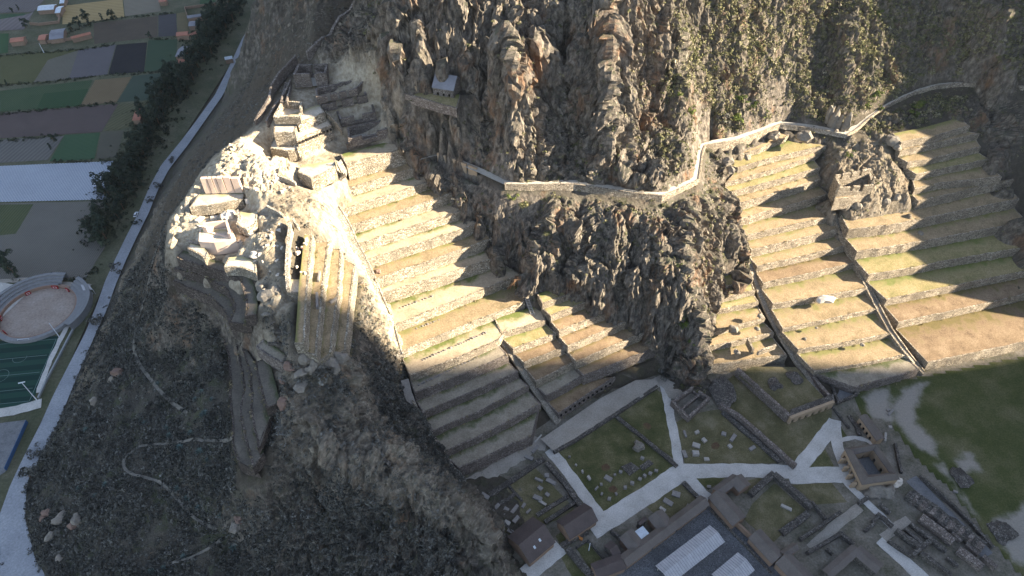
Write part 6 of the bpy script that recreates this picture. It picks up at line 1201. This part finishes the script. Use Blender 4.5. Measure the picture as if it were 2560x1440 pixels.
# separate shrubs
def plant_proto(kind, seed, per, size, lobes, R_, H):
    rng = np.random.default_rng(seed); cs = rng.normal(size=(lobes, 3)) * np.array([R_ * .45, R_ * .45, H * .22]) + np.array([0, 0, H * .62]); rr = np.stack([rng.uniform(.35, .6, lobes) * R_] * 2 + [rng.uniform(.16, .26, lobes) * H], 1)
    return leaf_cloud(cs, rr, .5 + rng.normal(size=lobes) * .15, per, size, rng)
def plant(label, p, h, r, mat, seed, cat, name, group=None, lobes=9, per=60, trunk=True, lean=0., size=.34, lab_each=True):
    root = empty(name, p, label, cat, group); V, F, T = plant_proto(cat, seed, per, size, lobes, r, h); V = V + np.array(p); o = npmesh('crown', V, F, mat, {'tint': T}, smooth=False, parent=root)
    m = MB(); p = Vector(p); rng = random.Random(seed)
    m.tube(p - Vector((0, 0, .5)), p + Vector((0, 0, h * .5)), .022 * h + .05, .012 * h + .03)
    for k in range(4):
        a = rng.random() * 6.28; m.tube(p + Vector((0, 0, h * (.25 + .08 * k))), p + Vector((math.cos(a) * r * .6, math.sin(a) * r * .6, h * (.55 + .08 * k))), .012 * h + .02, .02, 5)
    m.build('trunk' if trunk else 'stems', M_WOOD, root); return root
SHR = [(1880,262,3.4,'G'),(1852,250,2.8,'G'),(1836,300,3.0,'G'),(1798,300,3.2,'D'),(1815,312,2.2,'D'),(1905,285,2.4,'G'),(2184,238,2.8,'G'),(2160,262,2.4,'G'),(2196,268,2.0,'G'),(2292,266,3.6,'G'),(2282,284,2.4,'G'),(2190,38,2.6,'G'),(1274,494,2.6,'G'),(1312,510,2.6,'O'),(1362,588,2.2,'O'),(1690,655,2.6,'G'),(1772,690,3.0,'O'),(1712,812,2.8,'G'),(1730,850,2.2,'G'),(815,940,4.0,'D'),(840,965,2.6,'D'),(1005,1020,3.2,'D'),(985,1060,3.6,'D'),(1030,1030,2.8,'D'),(830,1060,2.6,'D'),(295,672,3.4,'D'),(243,806,3.4,'D'),(395,466,2.6,'D'),(375,500,2.2,'D'),(80,1190,4.2,'D'),(95,1130,2.8,'D'),(430,400,2.2,'D'),(1660,940,2.6,'D'),(1590,830,1.8,'D'),(1258,715,2.4,'D'),(2118,385,2.0,'G'),(1840,630,2.0,'G'),(1700,240,2.2,'G'),(1720,280,2.4,'G'),(2030,330,1.8,'O'),(1655,515,2.0,'O'),(1480,560,1.8,'O'),(1905,440,1.2,'G')]
WH = {'G': 'bright green', 'D': 'dark green', 'O': 'olive'}
for k, (u, v, r, c) in enumerate(SHR):
    p = ray(u, v + 6)
    zone = 'on the slope above the sunlit flight' if u > 1780 and v < 460 else 'on the cliff of the crag' if u > 1150 else 'on the spur and roadside slope'
    plant(f'{WH[c]} shrub growing {zone}', p, r * 1.25, r, M_GREENLEAF if c == 'G' else (M_CRAGBUSH if c == 'O' else M_SCRUB), 200 + k, 'shrub', 'shrub', f'{WH[c]} shrubs {zone}', 7, 46, False)
# trees of the valley belt: three kinds built once, then copied
TB = [(272,604,17),(262,560,13),(250,590,9),(300,500,12),(318,470,14),(330,452,11),(342,430,13),(352,408,12),(366,392,11),(310,520,10),(300,548,9),(345,372,12),(372,350,13),(384,330,11),(398,306,14),(410,282,12),(392,262,13),(418,250,15),(436,232,12),(420,214,12),(448,212,14),(462,190,12),(440,186,9),(484,196,13),(500,176,14),(476,160,11),(512,150,15),(530,130,13),(540,108,14),(520,96,12),(556,92,13),(566,66,14),(545,60,12),(584,50,13),(560,34,12),(600,30,13),(575,14,12),(610,8,12),(535,36,10),(360,460,9),(340,490,8),(286,470,10),(292,440,9),(455,246,11),(470,226,11),(404,238,9),(430,268,10),(505,120,11),(490,140,10),(332,398,9),(380,300,10),(520,60,11)]
TS = [(40,690,12,'leaning dark tree at the edge of the grey stubble field'),(12,668,10,'dark tree at the left edge beside the stubble field'),(135,352,6,'small dark tree standing between two fields'),(128,372,4,'bush-like tree at the meadow corner'),(218,50,8,'slim pointed tree beside the wheat field'),(284,46,8,'round dark tree at the corner of the wheat field'),(258,50,5,'small round tree along the wheat field edge'),(200,68,8,'broad dark tree behind the farm roofs'),(180,74,6,'lower dark tree behind the rusty roof'),(226,66,6,'third dark tree of the farmyard clump'),(66,68,7,'dark tree beside the farm track'),(30,28,4,'small tree at the green far plot'),(48,24,4,'small tree beside the sandy bank of the far plot'),(376,92,4,'bush at the corner of the dark fallow field'),(135,690,3,'little tree at the lower rim of the stubble field'),(20,212,3.5,'low dark bush at the end of the olive field')]
def tree_proto(seed, h, r, lobes): return plant('x', (0, 0, 0), h, r, M_TREELEAF, seed, 'tree', 'tree', None, lobes, 70, size=.30)
protos = [tree_proto(301, 12, 3.6, 13), tree_proto(302, 13, 2.9, 13), tree_proto(303, 10, 4.0, 12)]
HT = (12, 13, 10)
def put_tree(k, u, v, h, label, group=None, first={}):
    kind = k % 3; p = P(u, v, 0) if u < 660 else ray(u, v); s = h / HT[kind]
    if kind not in first: o = protos[kind]; first[kind] = 1; o.location = p; o.scale = (s,) * 3; o.rotation_euler = (0, 0, k * 1.3)
    else: o = dup(protos[kind], p, k * 1.3, s)
    if 'group' in o.keys(): del o['group']
    return tag(o, label, 'tree', group)
_r = random.Random(4)
for k in range(48):
    f = _r.random(); a = [(270,590),(300,500),(350,402),(400,300),(455,208),(525,108),(590,10)]; i = min(int(f * 6), 5); t = f * 6 - i
    TB.append((a[i][0] + (a[i+1][0] - a[i][0]) * t + _r.uniform(-42, 6), a[i][1] + (a[i+1][1] - a[i][1]) * t + _r.uniform(-18, 18), _r.uniform(6, 13)))
for k, (u, v, h) in enumerate(TB): put_tree(k, u, v + 4, h, 'tall dark tree in the belt along the left side of the road', 'trees of the roadside belt')
for k, (u, v, h, l) in enumerate(TS): put_tree(k + 1, u, v + 2, h, l)
# agaves on the dark scrub slope
def agave(label, p, r, mat, group, proto={}):
    key = mat.name
    if key not in proto:
        m = MB(); rng = random.Random(5)
        for k in range(22):
            a = k * 2.4; el = R(15 + 60 * (k / 22)); d = Vector((math.cos(a) * math.cos(el), math.sin(a) * math.cos(el), math.sin(el))); s = d.cross(Vector((0, 0, 1))).normalized() * .09; b = d * .5; t = d * 1.0 - Vector((0, 0, .12))
            m.f.append([m.vert(x) for x in (s * .5, b + s, t, b - s)])
        proto[key] = m.build('agave_plant', mat).data; o = bpy.data.objects[-1] if False else [q for q in COL.objects if q.data is proto[key]][0]
    else: o = bpy.data.objects.new('agave_plant', proto[key]); COL.objects.link(o)
    o.location = p; o.scale = (r, r, r); o.rotation_euler = (0, 0, random.random() * 6); tag(o, label, 'agave', group)
M_AG = plain_mat('agave_leaf', (.13, .17, .155), .25, 1)
AG = [(446,1222),(462,1232),(470,1246),(480,1258),(498,1270),(200,1222),(265,1212),(508,1040),(514,1034),(478,1084),(540,1078),(532,1202),(460,1394),(420,1070),(425,1090),(395,960),(470,960),(505,980),(585,1370),(410,1420),(216,1076),(356,1050),(364,1058),(450,1120),(500,1130),(520,1150),(380,1430),(530,1000),(490,1000),(240,1240),(555,1290)]
for u, v in AG: agave('blue-grey agave rosette in the dark scrub slope', ray(u, v, .2), random.uniform(1.3, 2.2), M_AG, 'agaves on the scrub slope')
for k, (u, v, r) in enumerate(((292,935,2.6),(280,950,2.0),(236,1005,2.2),(122,1282,2.4),(150,1300,2.6),(196,1302,2.8),(186,1316,2.0),(130,1340,2.2),(150,1395,1.6),(110,1300,1.8),(60,1345,0) ,(590,1318,2.6),(600,1300,2.0))):
    if r: boulder('pinkish weathered rock sticking out of the scrub slope', ray(u, v), (r * .95, r * .7, r * .85), M_BOULD_R if k % 3 == 0 else M_BOULD, 230 + k, .8, group='rocks of the scrub slope', cat='rock', name='slope_rock', rz=k)
# trails worn into the scrub slope
def trail(pts, w, mat):
    W = [ray(*a) for a in pts]; n = int(plen(W) / 1.0); T = resample(W, n); k = 5; T = [sum((T[min(max(i + j, 0), n - 1)] for j in range(-k, k + 1)), Vector()) / (2 * k + 1) for i in range(n)]; nn = hnormals(T); rows = []
    for f in (-1, -.4, .4, 1):
        row = []
        for p, q in zip(T, nn):
            x, y = p.x + q.x * w * f / 2, p.y + q.y * w * f / 2; s, _ = surf(x, y); row.append(Vector((x, y, max(s.z, p.z - 2) + .42)))
        rows.append(row)
    m = MB(); m.grid(rows); tag(m.build('trail', mat, smooth=True), kind='structure')
M_TRAIL = ground_mat('trail_dust', [(.12, .11, .09), (.17, .155, .13), (.22, .20, .17)], .3, 2, .03)
trail([(404,600),(386,650),(368,720),(348,795),(333,868),(346,908),(384,960),(420,1000),(452,1022),(474,1040)], 1.3, M_TRAIL)
trail([(592,1098),(512,1103),(432,1107),(372,1114),(322,1130),(302,1156),(312,1180),(352,1192),(400,1201),(420,1226),(450,1252),(476,1290),(502,1310),(552,1326)], 1.0, M_TRAIL)
trail([(560,1345),(520,1380),(470,1400),(410,1415)], .9, M_TRAIL)
# visitors
def person(label, p, rz, shirt, trousers, pose=0.):
    vs = [(0,0,.92),(0,0,1.12),(0,.0,1.40),(0,.01,1.52),(0,.02,1.66),(.09,0,.90),(.10,.04 + pose,.48),(.10,-.02 + pose,.06),(.10,.12 + pose,.03),(-.09,0,.90),(-.10,.02 - pose,.48),(-.10,-.03 - pose,.06),(-.10,.11 - pose,.03),(.18,0,1.40),(.24,-.02,1.12),(.22,.12,.90),(-.18,0,1.40),(-.24,-.02,1.12),(-.22,.10,.90)]
    es = [(0,1),(1,2),(2,3),(3,4),(0,5),(5,6),(6,7),(7,8),(0,9),(9,10),(10,11),(11,12),(2,13),(13,14),(14,15),(2,16),(16,17),(17,18)]; rad = [.14,.14,.15,.06,.11,.09,.065,.05,.04,.09,.065,.05,.04,.06,.045,.04,.06,.045,.04]; rad = [.14,.14,.15,.06,.11,.09,.065,.05,.04,.09,.065,.05,.04,.06,.05,.04,.06,.05,.04]
    me = bpy.data.meshes.new('person'); me.from_pydata(vs, es, []); o = bpy.data.objects.new('person', me); COL.objects.link(o); sk = o.modifiers.new('skin', 'SKIN'); o.modifiers.new('sub', 'SUBSURF').levels = 1
    for i, r in enumerate(rad): me.skin_vertices[0].data[i].radius = (r, r)
    me.skin_vertices[0].data[0].use_root = True; dg = bpy.context.evaluated_depsgraph_get(); m2 = bpy.data.meshes.new_from_object(o.evaluated_get(dg)); o.modifiers.clear(); o.data = m2; m2.name = 'person'
    m2.materials.clear()
    for c, nme in ((shirt, 'shirt'), (trousers, 'trousers'), ((.35, .20, .13), 'skin'), ((.03, .02, .02), 'hair')): m2.materials.append(plain_mat(nme, c, .1))
    for f in m2.polygons:
        z, y = f.center.z, f.center.y; f.material_index = 3 if z > 1.70 or (z > 1.58 and y < 0) else 2 if z > 1.46 or (abs(f.center.x) > .17 and z < 1.0) else 0 if z > .95 else 1
    o.location = p; o.rotation_euler = (0, 0, rz); return tag(o, label, 'person')
person('person in a dark red top standing on the white strip platform', P(757, 626, 79.3), .5, (.22, .04, .05), (.05, .05, .07)); person('person in grey standing left of the red-topped visitor', P(748, 627, 79.3), 2.2, (.12, .12, .13), (.04, .04, .05)); person('third visitor of the platform group, in a pale top', P(743, 624, 79.3), 1.0, (.45, .42, .40), (.06, .06, .09)); person('person in a white shirt climbing the long narrow stairway', P(862, 580, 64.2), .6, (.75, .75, .75), (.05, .05, .08), .15)

def edge_grass():
    rng = np.random.default_rng(77); pts, tn = [], []
    for E, z, zb in EDGES:
        n = int(plen(E) * 1.1)
        for _ in range(n):
            f = rng.random() * (len(E) - 1); i = int(f); p = E[i].lerp(E[i + 1], f - i); d = (E[i + 1] - E[i]).normalized(); q = Vector((d.y, -d.x, 0))
            if rng.random() < .45: p = p - q * rng.uniform(-.1, .8); pts.append((p.x, p.y, z + .08)); tn.append(.55)
            else: p = p + q * ((z - zb) * .09 + rng.uniform(.2, .9)); pts.append((p.x, p.y, zb + .05)); tn.append(.35)
    n = len(pts); r = rng.uniform(0, 1, n) ** 2 * .45 + .15; V, F, T = leaf_cloud(np.array(pts), np.stack([r * 1.3, r * 1.3, r], 1), np.array(tn) + rng.normal(size=n) * .18, 9, .4, rng)
    tag(npmesh('edge_grass', V, F, leaf_mat('edge_grass_leaf', [(0, (.09, .10, .035)), (.35, (.18, .155, .075)), (.6, (.29, .23, .13)), (1, (.40, .33, .2))]), {'tint': T}, smooth=False), kind='stuff')
edge_grass()
# ------------------------------------------------------------------ air
def haze():
    m = bpy.data.materials.new('haze'); m.use_nodes = True; nt = m.node_tree; nt.nodes.clear(); o = nt.nodes.new('ShaderNodeOutputMaterial'); v = nt.nodes.new('ShaderNodeVolumePrincipled')
    v.inputs['Color'].default_value = (.75, .85, 1.0, 1); v.inputs['Density'].default_value = HAZE; v.inputs['Anisotropy'].default_value = .3; nt.links.new(v.outputs[0], o.inputs['Volume'])
    mb = MB(); mb.prism([Vector((-7000, -4000, -6)), Vector((7000, -4000, -6)), Vector((7000, 7000, -6)), Vector((-7000, 7000, -6))], 1000); tag(mb.build('haze', m), kind='stuff')
HAZE = .00002
haze()
